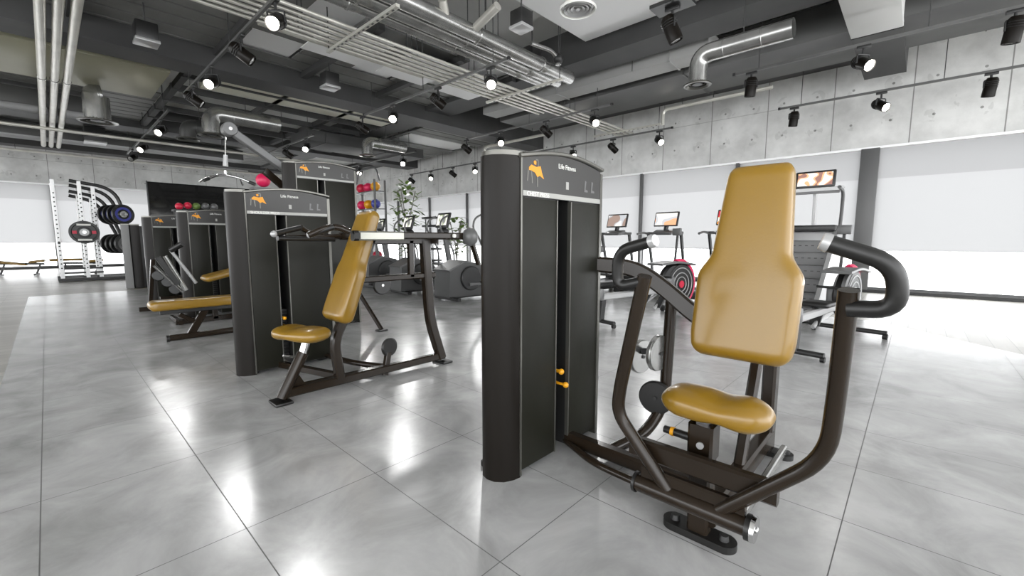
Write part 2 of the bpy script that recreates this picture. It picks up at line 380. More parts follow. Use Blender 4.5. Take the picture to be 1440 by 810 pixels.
beam('ceiling_beam', 12.7, 13.3, 1.2, 27.6, 5.35, ZC, ceil_dark)
# rows of grey boards under the slab (each board lies along X)
def boards(y0, y1, x0, x1, z, holes=()):
    mb = MB(); y = y0
    while y < y1-.05:
        segs = [(x0, x1)]
        for hx0, hx1, hy0, hy1 in holes:
            if hy0 < y+.2 < hy1:
                ns = []
                for a, b in segs:
                    if hx0 > a and hx1 < b: ns += [(a, hx0), (hx1, b)]
                    elif hx0 <= a < hx1 < b: ns.append((hx1, b))
                    elif a < hx0 < b <= hx1: ns.append((a, hx0))
                    elif b <= hx0 or a >= hx1: ns.append((a, b))
                segs = ns
        for a, b in segs: mb.bb((a, y, z), (b, min(y+.40, y1), z+.03))
        y += .46
    struct('ceiling_boards', mb, plank_m, smooth=False)
    for hx0, hx1, hy0, hy1 in holes: struct('bay_brightener', MB().bb((hx0+.03, hy0+.03, z+.05), (hx1-.03, hy1+.25, z+.07)), brightener_m, smooth=False)  # added white sheet above each opening makes the bay look lit
boards(7.4, 10.7, -14, 8.0, 5.1, [(2.9, 3.9, 9.3, 10.2), (3.3, 4.2, 7.3, 8.6), (5.0, 6.0, 8.6, 9.6), (6.6, 7.8, 7.3, 9.0)])
boards(4.6, 7.0, -14, 2.0, 5.1, [(.2, 1.1, 4.4, 5.6)])
boards(15.0, 18.9, -14, 2.4, 5.1)
boards(20.0, 25.5, -14, 8.0, 5.1)
struct('bay_brightener', MB().bb((2.3, 11.55, 5.25), (7.9, 12.05, 5.27)), brightener_m, smooth=False)  # another sheet added to brighten the far bay
for x_ in (4.3, 5.9, 7.4): struct('bay_brightener', MB().bb((x_-.65, 7.5, 4.93), (x_+.55, 9.0, 4.95)), brightener_m, smooth=False)
struct('bay_brightener', MB().bb((2.1, 2.2, 5.3), (7.9, 5.3, 5.32)), brightener_m, smooth=False)  # sheet added to brighten the slab near the diffuser
boards(12.0, 18.9, 9.2, 12.6, 5.1, [(9.4, 12.5, 14, 15)])
for y0, y1, xs_ in ((7.3, 10.75, (-5, -2, .6, 2.7, 4.4, 6.3, 7.9)), (11.5, 19, (-3, 2.5, 4.6, 6.4)), (0, 6.6, (-.6,))):
    for x in xs_: beam('ceiling_joist', x-.07, x+.07, y0, y1, 4.98, 5.12, ceil_dark)
for y in (12.6, 13.8, 15, 16.2, 17.4): beam('ceiling_joist', 2.4, 8.0, y-.05, y+.05, 4.95, 5.1, ceil_dark)

# wide sheet metal ducts (things)
def duct(label, x0, x1, y0, y1, z0, z1, m, seams='x', step=1.2, group=None, skew=0):
    t = thing('ceiling_duct', label, 'duct', ((x0+x1)/2, (y0+y1)/2, z0), group)
    MB().bb((x0, y0, z0), (x1, y1, z1), bev=.012).build('duct_body', m, t)
    a, b = (x0, x1) if seams == 'x' else (y0, y1); p = a+step*.6
    while p < b-.1:
        mb = MB()
        if seams == 'x':
            mb.bb((p-.02, y0-.02, z0-.02), (p+.02, y1+.02, z0+.01)); mb.bb((p-.02, y0-.02, z0), (p+.02, y0, z1)); mb.bb((p-.02, y1, z0), (p+.02, y1+.02, z1))
        else:
            mb.bb((x0-.02, p-.02, z0-.02), (x1+.02, p+.02, z0+.01)); mb.bb((x0-.02, p-.02, z0), (x0, p+.02, z1)); mb.bb((x1, p-.02, z0), (x1+.02, p+.02, z1))
        mb.build('duct_flange', m, t); p += step*2.2
    for k in range(2):
        q = a + (b-a)*(.25+.5*k)
        if seams == 'x':
            for y in (y0-.03, y1+.03): rod(t, q, y, z0)
        else:
            for x in (x0-.03, x1+.03): rod(t, x, q, z0)
    return t
duct('wide olive grey flat duct crossing above the far left floor', -13.5, 2.1, 11.9, 14.4, 4.78, 5.4, olive_m, step=2.8)
duct('pale box added to brighten the bay right of the olive duct, over the tall tower', 2.9, 7.9, 11.65, 13.3, 4.98, 5.45, mat('bay_brightener_olive', (206, 204, 188), .5), step=9)  # stands in for the lit slab between beams, pale so the bay looks bright
duct('long charcoal rectangular duct running along the window wall above the bulb track', 9.75, 11.35, -4, 9.6, 4.83, 5.4, duct_m, 'y', 1.6)
duct('wide pale grey duct coming from the top edge right of the flared outlet', 2.6, 9.95, .43, 1.12, 4.75, 5.3, slab_m, step=7)  # lit stretch of the run, coloured paler than its shaded continuation
duct('narrow pale grey duct hanging between the dark beam and the charcoal duct', 8.95, 9.5, 3.2, 9.5, 4.86, 5.25, mat('mid_duct', (150, 150, 148), .5), 'y', 1.3)
duct('dark flat duct low over the machines with straps, behind the third track', 6.0, 10.5, 14.6, 16.0, 4.45, 4.8, ceil_dark, step=1.0)
duct('long dark duct crossing the far end over the weight rack', -12, 6, 21.2, 22.2, 4.6, 5.0, duct_m, step=2)
duct('grey duct branch above the far left corner near the concrete', -12, 1.2, 16.2, 17.2, 4.55, 4.95, duct_m, step=2)

def round_pipe(label, pts, r, m, bend=0, group=None, rings=(), cat='pipe', name='ceiling_pipe'):
    t = thing(name, label, cat, pts[0], group)
    MB().tube(pts, r, bend, n=20).build('pipe_run', m, t)
    for c, ax in rings: MB().disc(c, ax, r*1.12, .05).build('pipe_clamp', galv, t)
    for k in (.2, .5, .8):
        p = V(pts[0])+(V(pts[1])-V(pts[0]))*k; rod(t, p.x, p.y, p.z)
    return t
for k, (x, lb) in enumerate(((.2, 'leftmost'), (.375, 'middle'), (.55, 'rightmost'))):
    round_pipe('pale straight conduit, %s of the three running from the camera to the far wall' % lb, [(x, 2.5, 4.45), (x, 22.0, 4.45)], .062, pipe_m, group='three pale conduits side by side', rings=[((x, 12.9, 4.45), (0, 1, 0)), ((x, 6.5, 4.45), (0, 1, 0))])
for k, (y, r, x1, lb) in enumerate(((5.75, .13, 8.0, 'nearest'), (6.08, .12, 8.0, 'middle'), (6.38, .10, 7.8, 'farthest'))):
    round_pipe('thick silver insulated pipe, %s of the three thick ones beside the thin conduits' % lb, [(-3, y, 4.72), (x1, y, 4.72)], r, galv, group='thick pipes on the ceiling tray', rings=[((x, y, 4.72), (1, 0, 0)) for x in (1.3, 3.3, 5.3, 7.0)])
nm = ['first', 'second', 'third', 'fourth', 'fifth', 'sixth']
for k in range(6):
    y = 6.64+.16*k
    round_pipe('thin grey conduit, %s counted from the thick pipes in the tray bundle' % nm[k], [(-3, y, 4.5), (12.6 if k < 4 else 9.0, y, 4.5)], .028, pipe_m, group='thin conduits on the ceiling tray')
for k, (x, lb) in enumerate(((.9, 'out over the left floor'), (3.55, 'above the tall tower boom'), (7.3, 'at the end of the thick pipes'), (11.9, 'nearest the window wall'))):
    t = thing('pipe_support', 'slotted steel channel carrying the conduit bundle, %s' % lb, 'bracket', (x, 6.6, 4.42), 'channels under the conduit bundle')
    mb = MB(); mb.bb((x-.03, 5.45, 4.42), (x+.03, 7.62, 4.465)); mb.build('channel', pipe_m, t)
    for y in (5.5, 7.58): rod(t, x, y, 4.42, .01, 'threaded_rod')
    mb = MB()
    for i in range(14): mb.bb((x-.012, 5.55+.138*i, 4.415), (x+.012, 5.6+.138*i, 4.421))
    mb.build('slots', black_m, t)
# two thin gas pipes and cable runs
for lb, pts in (('thin dark sprinkler pipe running to the far corner over the left floor', [(-10, 17.8, 4.3), (8, 17.8, 4.3)]), ('thin dark sprinkler pipe crossing behind the hanging spots near the far wall', [(-10, 24.2, 4.5), (9, 24.2, 4.5)]),
                ('slim silver pipe between two joists near the big bulb spot', [(2.7, 8.3, 4.85), (6.0, 8.3, 4.85)]),                 ('bent silver pipe dropping at the concrete near the window wall', [(11.7, 2.7, 4.75), (11.7, 5.3, 4.75), (11.7, 5.3, 4.35)]), ('short bent silver pipe dropping behind the third track', [(11.0, 8.8, 4.55), (11.0, 11.6, 4.55), (11.0, 11.6, 4.2)])):
    round_pipe(lb, pts, .045, pipe_m, bend=.15)
# elbows with flared air outlets
def outlet(label, pts, r, m=galv, group=None):
    t = thing('air_outlet', label, 'air duct', pts[-1], group); e = V(pts[-1])
    MB().tube(pts, r, r*2.2, n=24, cap=False).build('round_duct', m, t)
    MB().lathe([(r*.98, .10), (r*1.0, .03), (r*1.5, 0), (r*1.52, -.02), (r*1.3, -.025), (r*.95, .03)], e, n=32).build('flared_ring', trim_m, t)
    MB().lathe([(0, .02), (r*.5, .02), (r*.55, 0), (0, -.01)], e, n=24).build('damper_disc', dark_m, t)
    MB().cyl((V(pts[0])+V(pts[1]))/2, ((pts[0][0]+pts[1][0])/2, (pts[0][1]+pts[1][1])/2, ZC), .008, n=6).build('hanger_rod', ceil_dark, t)
    for q in (.3, .7):
        c = V(pts[0]).lerp(V(pts[1]), q); MB().disc(c, V(pts[1])-V(pts[0]), r*1.04, .02).build('duct_seam', m, t)
outlet('large round silver duct bending down to a flared outlet in front of the charcoal duct', [(7.95, 1.6, 4.42), (7.95, 3.0, 4.42), (7.95, 3.0, 3.93)], .15)
outlet('round duct elbow with flange hanging behind the boom of the tall tower', [(4.8, 13.6, 4.5), (3.15, 13.6, 4.5), (3.15, 13.6, 3.95)], .2)
outlet('short round duct dropping to a double flange below the olive duct', [(1.15, 14.2, 4.6), (1.05, 14.2, 4.59), (1.05, 14.2, 4.0)], .24)
outlet('round duct elbow below the bulb track in the middle of the room', [(8.7, 13.2, 4.4), (7.3, 13.2, 4.4), (7.3, 13.2, 3.95)], .17)
outlet('dark round duct end hanging over the far left floor behind the short outlet', [(3.6, 15.4, 4.45), (3.0, 15.4, 4.45), (3.0, 15.4, 4.1)], .2, duct_m)
# round diffuser on the slab
t = thing('ceiling_diffuser', 'round white louvred air diffuser on the pale slab at the top centre', 'diffuser', (5.6, 3.9, 4.6))
for k in range(5):
    r = .27-.055*k
    MB().lathe([(r, -.0), (r-.012, -.03+.01*k), (r-.045, .02), (r-.03, .03)], (5.6, 3.9, 4.62-.004*k), n=40).build('louvre_ring', light_m if k else white_m, t)
MB().lathe([(0, -.02), (.03, -.02), (.035, 0), (0, .01)], (5.6, 3.9, 4.62), n=20).build('centre_button', light_m, t)
MB().cyl((5.6, 3.9, 4.66), (5.6, 3.9, ZC), .2, n=32).build('plenum_neck', slab_m, t)
def speaker_box(label, c, s):
    t = thing('ceiling_speaker', label, 'speaker', c, 'box units hanging from the ceiling')
    x, y, z = c
    MB().box((x, y, z+s*.45), (s, s, s*.9), bev=.02).build('housing', dark_m, t)
    MB().box((x, y, z-.02), (s*1.08, s*1.08, .05), bev=.01).build('face_plate', light_m, t)
    MB().cyl((x, y, z+s*.9), (x, y, ZC), .012, n=8).build('drop_rod', ceil_dark, t)
p = aZ(206, 58, 4.5); speaker_box('dark hanging box with pale underside at the upper left, beside the conduits', (p.x, p.y, 4.5), .3)
p = aZ(464, 122, 4.5); speaker_box('dark hanging box with pale underside below the conduit bundle', (p.x, p.y, 4.5), .3)
p = aZ(733, 38, 4.6); speaker_box('large hanging box with white underside between thick pipes and round diffuser', (p.x, p.y, 4.6), .26)
p = aZ(748, 84, 4.8); speaker_box('smaller hanging box with pale underside just past the large white one', (p.x, p.y, 4.8), .26)
p = aZ(134, 200, 4.4); speaker_box('small far box with pale underside near the far left concrete', (p.x, p.y, 4.4), .5)
# top centre cluster of short pipes
for lb, a, b in (('short fat pale pipe hanging at the top edge, left of the white speaker', (622, 0), (626, 22)), ('pale bent pipe rising to the top edge beside the short fat one', (700, 8), (668, 40))):
    A, B = aZ(a[0], a[1], 4.9), aZ(b[0], b[1], 4.75)
    round_pipe(lb, [tuple(A), tuple(B)], .07, pipe_m)
# valve fitting
p = aZ(785, 83, 4.75); t = thing('pipe_valve', 'dark round valve fitting where the thick pipes meet the dark beam', 'valve', tuple(p)); rod(t, p.x, p.y, p.z)
MB().ball(p, .1).build('valve_body', dark_m, t); MB().tube([p+V((-.7, .1, .1)), p+V((-.2, .02, .1)), p], .04, .1).build('inlet_pipe', galv, t); MB().disc(p+V((0, 0, -.1)), (0, 0, 1), .06, .03).build('hand_wheel', galv, t)

# ------------------------------------------------------------------ light tracks and spots
ZT = 4.38
def track(label, x, y0, y1):
    t = thing('lighting_track', label, 'lighting track', (x, (y0+y1)/2, ZT), 'grey lighting tracks')
    MB().bb((x-.02, y0, ZT), (x+.02, y1, ZT+.045)).build('rail', rail_m, t)
    MB().bb((x-.028, y0-.01, ZT-.004), (x+.028, y0+.04, ZT+.05)).build('end_cap', dark_m, t); MB().bb((x-.028, y1-.04, ZT-.004), (x+.028, y1+.01, ZT+.05)).build('end_cap', dark_m, t)
    n = 3
    for k in range(n):
        y = y0+(y1-y0)*(.08+.42*k); MB().cyl((x, y, ZT+.04), (x, y, ZC), .008, n=6).build('suspension_rod', ceil_dark, t)
track('near half of the leftmost track, crossing the upper left ceiling', 2.3, 5.0, 11.9)
track('far half of the leftmost track, over the squat rack side', 2.3, 13.6, 21.5)
track('track above the tall tower and conduits, centre left of the ceiling', 5.78, 5.45, 10.55)
track('far small track of the centre left row, past the dark beam', 5.78, 13.6, 18.6)
track('short near stub of track at the top edge over the machines', 5.78, -1.5, 2.6)
track('near right track with the big bulb spot, in front of the charcoal duct', 9.3, -2.6, 2.83)
track('middle track between the conduit end and the concrete wall', 9.3, 5.46, 10.6)
track('far small track in the row of the middle one', 9.3, 13.4, 18.5)
track('track nearest the window wall at the right edge', 12.4, -3.0, 2.7)
track('track along the concrete wall above the chest press tower', 12.35, 5.3, 10.4)
track('far track along the concrete wall, over the cross trainers', 12.35, 13.2, 18.3)
def make_spot(on, aim):
    t = thing('track_spotlight', '', 'spotlight', (0, 0, 0), local=True)
    MB().bb((-.02, -.06, -.03), (.02, .06, .0), bev=.004).build('adapter', dark_m, t)
    MB().cyl((0, 0, -.03), (0, 0, -.09), .012, n=10).build('stem', dark_m, t)
    d = V(aim).normalized(); c = V((0, 0, -.18)); sd = d.cross(V((0, 0, 1))).normalized()
    MB().tube([V((0, 0, -.09)), V((0, 0, -.09))+sd*.07, c+sd*.07], .008, .02, n=8).tube([V((0, 0, -.09)), V((0, 0, -.09))-sd*.07, c-sd*.07], .008, .02, n=8).build('yoke', dark_m, t)
    b = MB().lathe([(0, -.12), (.045, -.115), (.06, -.09), (.062, .10), (.056, .105), (.052, .085), (0, .08)], c, d, n=24).build('lamp_body', shroud_m, t)
    for k in range(3): MB().torus(c-d*(.07-.02*k), d, .062, .004, 20, 6).build('cooling_fin', dark_m, b)
    MB().lathe([(0, .098), (.03, .1), (.05, .092), (.05, .088), (0, .086)], c, d, n=24).build('lens', lamp_on if on else lamp_dim, t)
    return t
protos = {}
DIRS = {'c': (-.55, -.65, -.52), 'f': (.45, .65, -.65), 'l': (-.8, .2, -.6), 'r': (.75, -.35, -.6), 'd': (.15, .1, -1)}
spots = [  # track x, y (None: from pixel x), pixel, lit, aim, label
 (2.3, 388, 22, 1, 'c', 'bright spot nearest the camera on the leftmost track'),
 (2.3, 340, 62, 0, 'r', 'dark spot second along the leftmost track'),
 (2.3, 298, 108, 1, 'c', 'bright spot third along the leftmost track'),
 (2.3, 272, 128, 0, 'r', 'dark spot at the far tip of the near leftmost track'),
 (2.3, 226, 178, 1, 'c', 'bright spot on the far half of the leftmost track'),
 (2.3, 200, 200, 1, 'c', 'second bright spot on the far half of the leftmost track'),
 (2.3, 187, 222, 0, 'c', 'cluster spot hanging lowest over the squat rack'),
 (5.78, 690, 115, 1, 'c', 'bright spot at the near end of the centre left track'),
 (5.78, 616, 140, 0, 'r', 'dark spot in the middle of the centre left track'),
 (5.78, 553, 160, 1, 'c', 'bright spot at the far side of the centre left track'),
 (5.78, 510, 174, 0, 'r', 'dark spot at the far tip of the centre left track'),
 (5.78, 431, 205, 1, 'c', 'bright spot above the tall tower beside its boom'),
 (5.78, 405, 214, 0, 'r', 'dark small spot next to the tall tower boom'),
 (9.3, 836, 168, 1, 'c', 'bright spot at the near end of the middle track'),
 (9.3, 768, 182, 0, 'r', 'dark spot in the middle of the middle track'),
 (9.3, 704, 195, 1, 'c', 'bright spot over the top of the chest press tower'),
 (9.3, 656, 207, 0, 'r', 'dark spot at the far tip of the middle track'),
 (9.3, 567, 226, 1, 'c', 'small far bright spot right of the tall tower'),
 (9.3, 506, 240, 1, 'c', 'small far bright spot touching the top of the tall tower'),
 (9.3, 1426, 40, 0, 'd', 'large dark spot at the upper right corner'),
 (9.3, 1213, 90, 1, 'c', 'big glowing bulb spot under the pale beam'),
 (9.3, 1056, 118, 0, 'd', 'dark spot at the far tip of the near right track'),
 (12.4, 1392, 126, 0, 'd', 'dark spot near the right edge on the window wall track'),
 (12.4, 1238, 152, 1, 'c', 'glowing spot in the middle of the window wall track'),
 (12.4, 1116, 170, 0, 'd', 'dark spot at the far tip of the window wall track'),
 (12.35, 927, 200, 1, 'c', 'glowing spot right of the chest press tower under the concrete'),
 (12.35, 862, 207, 0, 'r', 'dark spot right above the chest press tower edge'),
 (12.35, 806, 214, 1, 'c', 'glowing spot peeking over the chest press tower top'),
 (12.35, 668, 238, 1, 'c', 'glowing far spot just left of the chest press tower'),
 (12.35, 637, 242, 0, 'r', 'dark far spot, second left of the chest press tower'),
 (12.35, 606, 246, 1, 'c', 'glowing far spot over the cross trainer consoles'),
 (12.35, 579, 250, 0, 'r', 'dark far spot over the plants'),
]
for tx, px, py, on, aim, lb in spots:
    d = _ray(px, py); p = _C + d*(tx/d.x)
    key = (on, aim)
    if key not in protos: o = protos[key] = make_spot(on, DIRS[aim])
    else: o = copy_tree(protos[key])
    o.location = (tx, p.y, ZT); o.scale = (1.55, 1.55, 1.55); o['label'] = lb; o['group'] = 'track spotlights'
    if on:
        L = bpy.data.lights.new('lamp', 'SPOT'); L.energy = 60; L.spot_size = R(85); L.spot_blend = .8; L.shadow_soft_size = .09
        lo = bpy.data.objects.new('lamp', L); COL.objects.link(lo); dv = V(DIRS[aim]).normalized()
        lo.location = V((tx, p.y, ZT-.28))+dv*.19; lo.rotation_euler = V((0, 0, -1)).rotation_difference(dv).to_euler()
# the large near spot with its plate at the top edge
pp = aZ(945, 30, 4.2); o = make_spot(0, (.25, -.3, -.9)); o.location = (pp.x, pp.y, ZT); o.scale = (1.6, 1.6, 1.6); MB().bb((-.1, -.16, 0), (.1, .16, .03)).build('mounting_plate', dark_m, o); MB().cyl((0, 0, .03), (0, 0, (ZC-ZT)/1.6), .006, n=8).build('drop_rod', ceil_dark, o); o['label'] = 'large dark spot hanging near the top edge right of the round diffuser'; o['group'] = 'track spotlights'

# ------------------------------------------------------------------ weight towers
def arch(x0, x1, z0, zt, rise, y, n=12):
    """points of a header outline: flat bottom z0, top rising in a shallow arch"""
    top = [(x1-(x1-x0)*k/n, y, zt+rise*sin(pi*(1-k/n)*.92+.06)) for k in range(n+1)]
    return [(x0, y, z0), (x1, y, z0)] + top
def figure(parent, x, z, y, s):
    """small printed exerciser: orange body, pale machine lines"""
    def q(pts): return [(x+a*s, y, z+b*s) for a, b in pts]
    mb = MB()
    mb.prism(q([(-.5, .35), (-.3, .5), (.1, .42), (.45, .5), (.55, .2), (.75, -.15), (.6, -.1), (.4, 0), (.2, -.1), (-.02, .12), (-.3, .2), (-.5, .2)]), (0, -.001, 0))
    mb.prism(q([(-.08, .55), (.08, .52), (.1, .7), (-.02, .75), (-.12, .68)]), (0, -.001, 0))
    mb.build('printed_figure', orange_m, parent, smooth=False)
    mb = MB()
    for a, b in (((-.55, .25), (-.62, -.35)), ((-.3, .2), (-.22, -.45)), ((-.62, .22), (-.25, .25)), ((.2, 0), (.2, -.6)), ((.05, .8), (.25, .8)), ((.25, .8), (.28, .1))):
        d = (V((b[0], 0, b[1]))-V((a[0], 0, a[1]))).normalized(); n_ = V((d.z, 0, -d.x))*.035
        A, B = V((a[0], 0, a[1])), V((b[0], 0, b[1]))
        mb.prism([(x+p.x*s, y, z+p.z*s) for p in (A-n_, B-n_, B+n_, A+n_)], (0, -.0008, 0))
    mb.build('printed_machine', trim_m, parent, smooth=False)
def tower(t, X0, Yf, zt, name_text, lit=True, wide=.885, deep=.36, pins=True, gap=(.42, .52)):
    """shroud of a weight-stack machine; left corner at X0, front at Yf, faces -Y"""
    X1 = X0+wide; g0 = X0+gap[0]*wide; g1 = X0+gap[1]*wide; rise = .05
    plan = [(.135, 0), (.09, .006), (.04, .03), (.008, .07), (0, .115), (.012, .16), (.05, .20), (.135, .235)]
    zc = zt
    MB().prism([(X0+a, Yf+b, 0) for a, b in plan], (0, 0, zc-.02)).build('side_column', shroud_m, t, ang=50)
    MB().prism([(X0+.006+a*.97, Yf-.004+b*1.02, zc-.02) for a, b in plan], (0, 0, .022)).build('column_cap', trim_m, t, ang=50)
    MB().bb((X0+.128, Yf-.006, .01), (X0+.138, Yf+.01, zc)).build('column_trim', trim_m, t)
    # rear shell, left and right of the stack slot
    MB().prism([(X0+.135, Yf+.012, .03), (g0, Yf+.012, .03), (g0, Yf+deep, .03), (X0+.38, Yf+deep, .03), (X0+.135, Yf+.2, .03)], (0, 0, zc-.06)).build('left_shell', dark_m, t)
    MB().prism([(g1, Yf+.012, .03), (X1-.03, Yf+.012, .03), (X1-.03, Yf+deep-.05, .03), (X1-.08, Yf+deep, .03), (g1, Yf+deep, .03)], (0, 0, zc-.06)).build('right_shell', dark_m, t)
    MB().bb((g0, Yf+deep-.02, .03), (g1, Yf+deep, zc-.05)).build('back_plate', black_m, t)
    MB().bb((X0+.143, Yf, .035), (g0-.004, Yf+.014, zc-.215), bev=.004).build('front_panel', panel_m, t)
    MB().bb((g1+.004, Yf, .035), (X1-.035, Yf+.014, zc-.215), bev=.004).build('front_panel', panel_m, t)
    MB().bb((g0-.006, Yf-.004, .035), (g0+.002, Yf+.02, zc-.215)).build('slot_edge', trim_m, t)
    MB().bb((g1-.002, Yf-.004, .035), (g1+.006, Yf+.02, zc-.215)).build('slot_edge', trim_m, t)
    MB().prism([(X1-.034, Yf-.006, 0), (X1-.006, Yf-.004, 0), (X1, Yf+.012, 0), (X1, Yf+deep-.1, 0), (X1-.034, Yf+deep-.08, 0)], (0, 0, zc-.03)).build('end_column', trim_m if lit else shroud_m, t, ang=50)
    h = MB().prism(arch(X0+.14, X1-.035, zc-.21, zc-.03, rise, Yf-.004), (0, .03, 0)).build('placard', placard_m, t)
    MB().bb((X0+.143, Yf-.0065, zc-.208), (X1-.036, Yf-.003, zc-.182)).build('title_strip', strip_m, h)
    # pale cap following the arch
    n = 14; pts = [(X0+.12+(X1-X0-.13)*k/n, Yf+.1, zc-.022+rise*sin(pi*(k/n)*.92+.06*0)+.004) for k in range(n+1)]
    MB().bar(pts, .23, .022, up=(0, 0, 1)).build('top_cap', trim_m, t)
    figure(h, X0+.235, zc-.10, Yf-.0045, .095)
    rotm = Matrix.Rotation(pi/2, 4, 'X')
    if name_text: lettering(name_text, .031, Matrix.Translation((X0+.17, Yf-.0068, zc-.206)) @ rotm, white_m, h)
    lettering('Life Fitness', .036, Matrix.Translation((X0+.44, Yf-.0048, zc-.045)) @ rotm @ Matrix.Shear('XY', 4, (.25, 0)) if False else Matrix.Translation((X0+.43, Yf-.0048, zc-.045)) @ rotm, white_m, h, 'brand_lettering')
    MB().bb((X0+.50, Yf-.0055, zc-.15), (X0+.525, Yf-.0035, zc-.11)).build('printed_square', strip_m, h)
    for k, dx in enumerate((.68, .75)):
        mb = MB(); x = X0+dx*wide/.885; z = zc-.12
        mb.prism([(x, Yf-.0052, z-.03), (x+.035, Yf-.0052, z-.03), (x+.035, Yf-.0052, z-.02), (x+.012, Yf-.0052, z-.015), (x+.02, Yf-.0052, z+.03), (x+.005, Yf-.0052, z+.035)], (0, .001, 0))
        mb.build('printed_step', mid_m, h, smooth=False)
    # weight stack in the slot
    for k in range(14): MB().bb((g0+.002, Yf+.10, .10+.034*k), (g1-.002, Yf+.26, .13+.034*k), bev=.003).build('weight_plate', dark_m, t)
    MB().cyl(((g0+g1)/2, Yf+.18, .06), ((g0+g1)/2, Yf+.18, zc-.08), .011, n=10).build('guide_rod', galv, t)
    if pins:
        MB().cyl(((g0+g1)/2-.02, Yf-.01, .50), ((g0+g1)/2-.02, Yf+.12, .50), .010, n=12).ball(((g0+g1)/2-.02, Yf-.01, .50), .017).build('selector_pin', yellow_m, t)
        MB().cyl(((g0+g1)/2-.01, Yf-.03, .425), ((g0+g1)/2-.01, Yf+.12, .425), .008, n=12).ball(((g0+g1)/2-.01, Yf-.035, .425), .017).build('selector_pin', yellow_m, t)
    for x in (X0+.12, X1-.12): MB().bb((x-.05, Yf+.05, 0), (x+.05, Yf+deep-.12, .035), bev=.005).build('base_foot', black_m, t)

def back_wf(L, wt, wb, wn):
    def f(t):      # t from bottom (0) to top (1)
        if t < .42: return (wb*(.93+.07*min(1, t/.12)))/2
        if t < .56: k = (t-.42)/.14; k = k*k*(3-2*k); return (wb*(1-k)+wn*k)/2
        k = (t-.56)/.44; return (wn*(1-k)+wt*k)/2
    return f
def seat_pad(t, c, w, d, th, side=(0, 1, 0), tilt=0.0):
    """saddle-shaped seat, its long way along 'side'"""
    c = V(c); sd = V(side).normalized(); fw = sd.cross(V((0, 0, 1)))
    b = c - sd*w/2
    MB().pad(b, sd, fw, (0, 0, 1), w, lambda u: d/2*(.80+.20*sin(pi*u)), lambda u: th/2*(1-.20*math.exp(-((u-.42)/.12)**2)), e=.9, n=40, k=44, ev=.8, er=.10, ew=.25).build('seat', mustard, t, ang=60)

# ------------------------------------------------------------------ chest press machine (front right)
T1 = thing('chest_press_machine', 'large dark chest press machine in front with tall mustard back pad and two raised handles', 'exercise machine', (1.95, .9, 0))
tower(T1, 1.475, 1.44, 1.675, 'CHEST PRESS', gap=(.485, .625))
XS = 1.62
a, b = aX(897, 676, XS), aX(1052, 743, XS); zs = (a.z+b.z)/2
A, B = V((XS, a.y, zs)), V((XS, b.y, zs))
sh = MB().cyl(A, B, .036).build('pivot_shaft', steel, T1)
MB().cyl(A+V((0, .012, 0)), A, .043).build('shaft_collar', black_m, sh)
MB().cyl(B+V((0, .006, 0)), B-V((0, .012, 0)), .046).build('shaft_ring', black_m, sh)
MB().cyl(B-V((0, .012, 0)), B-V((0, .026, 0)), .048, .045).ball(B-V((0, .028, 0)), .012, (1, .5, 1)).build('end_cap', chrome, sh, label='chrome end cap with centre bolt')
# press arms
pr = [aX(1008, 720, XS), aX(1163, 646, XS-.02), aX(1176, 560, XS-.05), aX(1194, 408, XS-.12)]
ar = MB().tube(pr, .0255, .16, n=20).build('press_arm', steel, T1)
pl = [aX(942, 694, XS), aX(868, 580, XS-.03), aX(872, 545, XS-.05), aX(907, 388, XS-.12)]
al = MB().tube(pl, .0265, .13, n=20).build('press_arm', steel, T1)
hr = [aX(1192, 434, 1.5), aX(1262, 436, 1.49), aX(1262, 372, 1.47), aX(1162, 341, 1.44)]
MB().tube(hr, .0235, .07, n=18).build('handle', black_m, ar)
p, q = V(hr[-1]), V(hr[-2]); d = (p-q).normalized(); MB().cyl(p-d*.008, p+d*.012, .026, .023).build('handle_cap', light_m, ar)
hl = [aX(903, 396, 1.5), aX(868, 404, 1.5), aX(869, 353, 1.48), aX(918, 339, 1.45)]
MB().tube(hl, .0215, .06, n=18).build('handle', black_m, al)
p, q = V(hl[-1]), V(hl[-2]); d = (p-q).normalized(); MB().cyl(p-d*.008, p+d*.012, .024, .021).build('handle_cap', light_m, al)
c1, c2 = aX(888, 628, 1.66), aX(1095, 690, 1.66); zz = (c1.z+c2.z)/2
MB().bar([(1.66, c1.y, zz), (1.66, c2.y, zz)], .045, .085, c=.01).build('arm_crossbar', steel, T1)
MB().bar([(1.63, c1.y-.07, zs+.055), (1.63, c2.y+.09, zs+.055)], .03, .05).build('arm_link_plate', steel, T1)
# front post, foot, seat
PX, PY = 1.80, .585
MB().bar([(PX, PY, .03), (PX, PY, .40)], .085, .085, up=(1, 0, 0), c=.01).build('front_post', steel, T1)
br = MB().bar([(PX-.008, PY, .355), (PX-.008, PY, .50)], .10, .10, up=(1, 0, 0), c=.01).build('seat_bracket', steel, T1)
MB().cyl((PX-.056, PY-.005, .42), (PX-.066, PY-.005, .42), .014).build('round_emblem', light_m, br, label='small round white emblem')
MB().bar([(PX, PY, .49), (PX, PY, .53)], .06, .06, up=(1, 0, 0)).build('seat_tube', chrome, T1)
mb = MB(); n = 24
mb.prism([(PX-.01+.05*cos(2*pi*k/n), PY+(.10 if sin(2*pi*k/n) >= 0 else -.10)+.05*sin(2*pi*k/n), 0) for k in range(n)], (0, 0, .03)).build('front_foot', black_m, T1)
for s in (-1, 1): MB().cyl((PX-.01, PY+s*.10, .03), (PX-.01, PY+s*.10, .052), .02, .016, n=14).build('foot_bolt', dark_m, T1)
seat_pad(T1, (1.82, .555, .568), .425, .24, .13)
MB().cyl((PX, PY+.05, .415), (PX, PY+.17, .418), .018, .016).build('adjust_lever', black_m, T1)
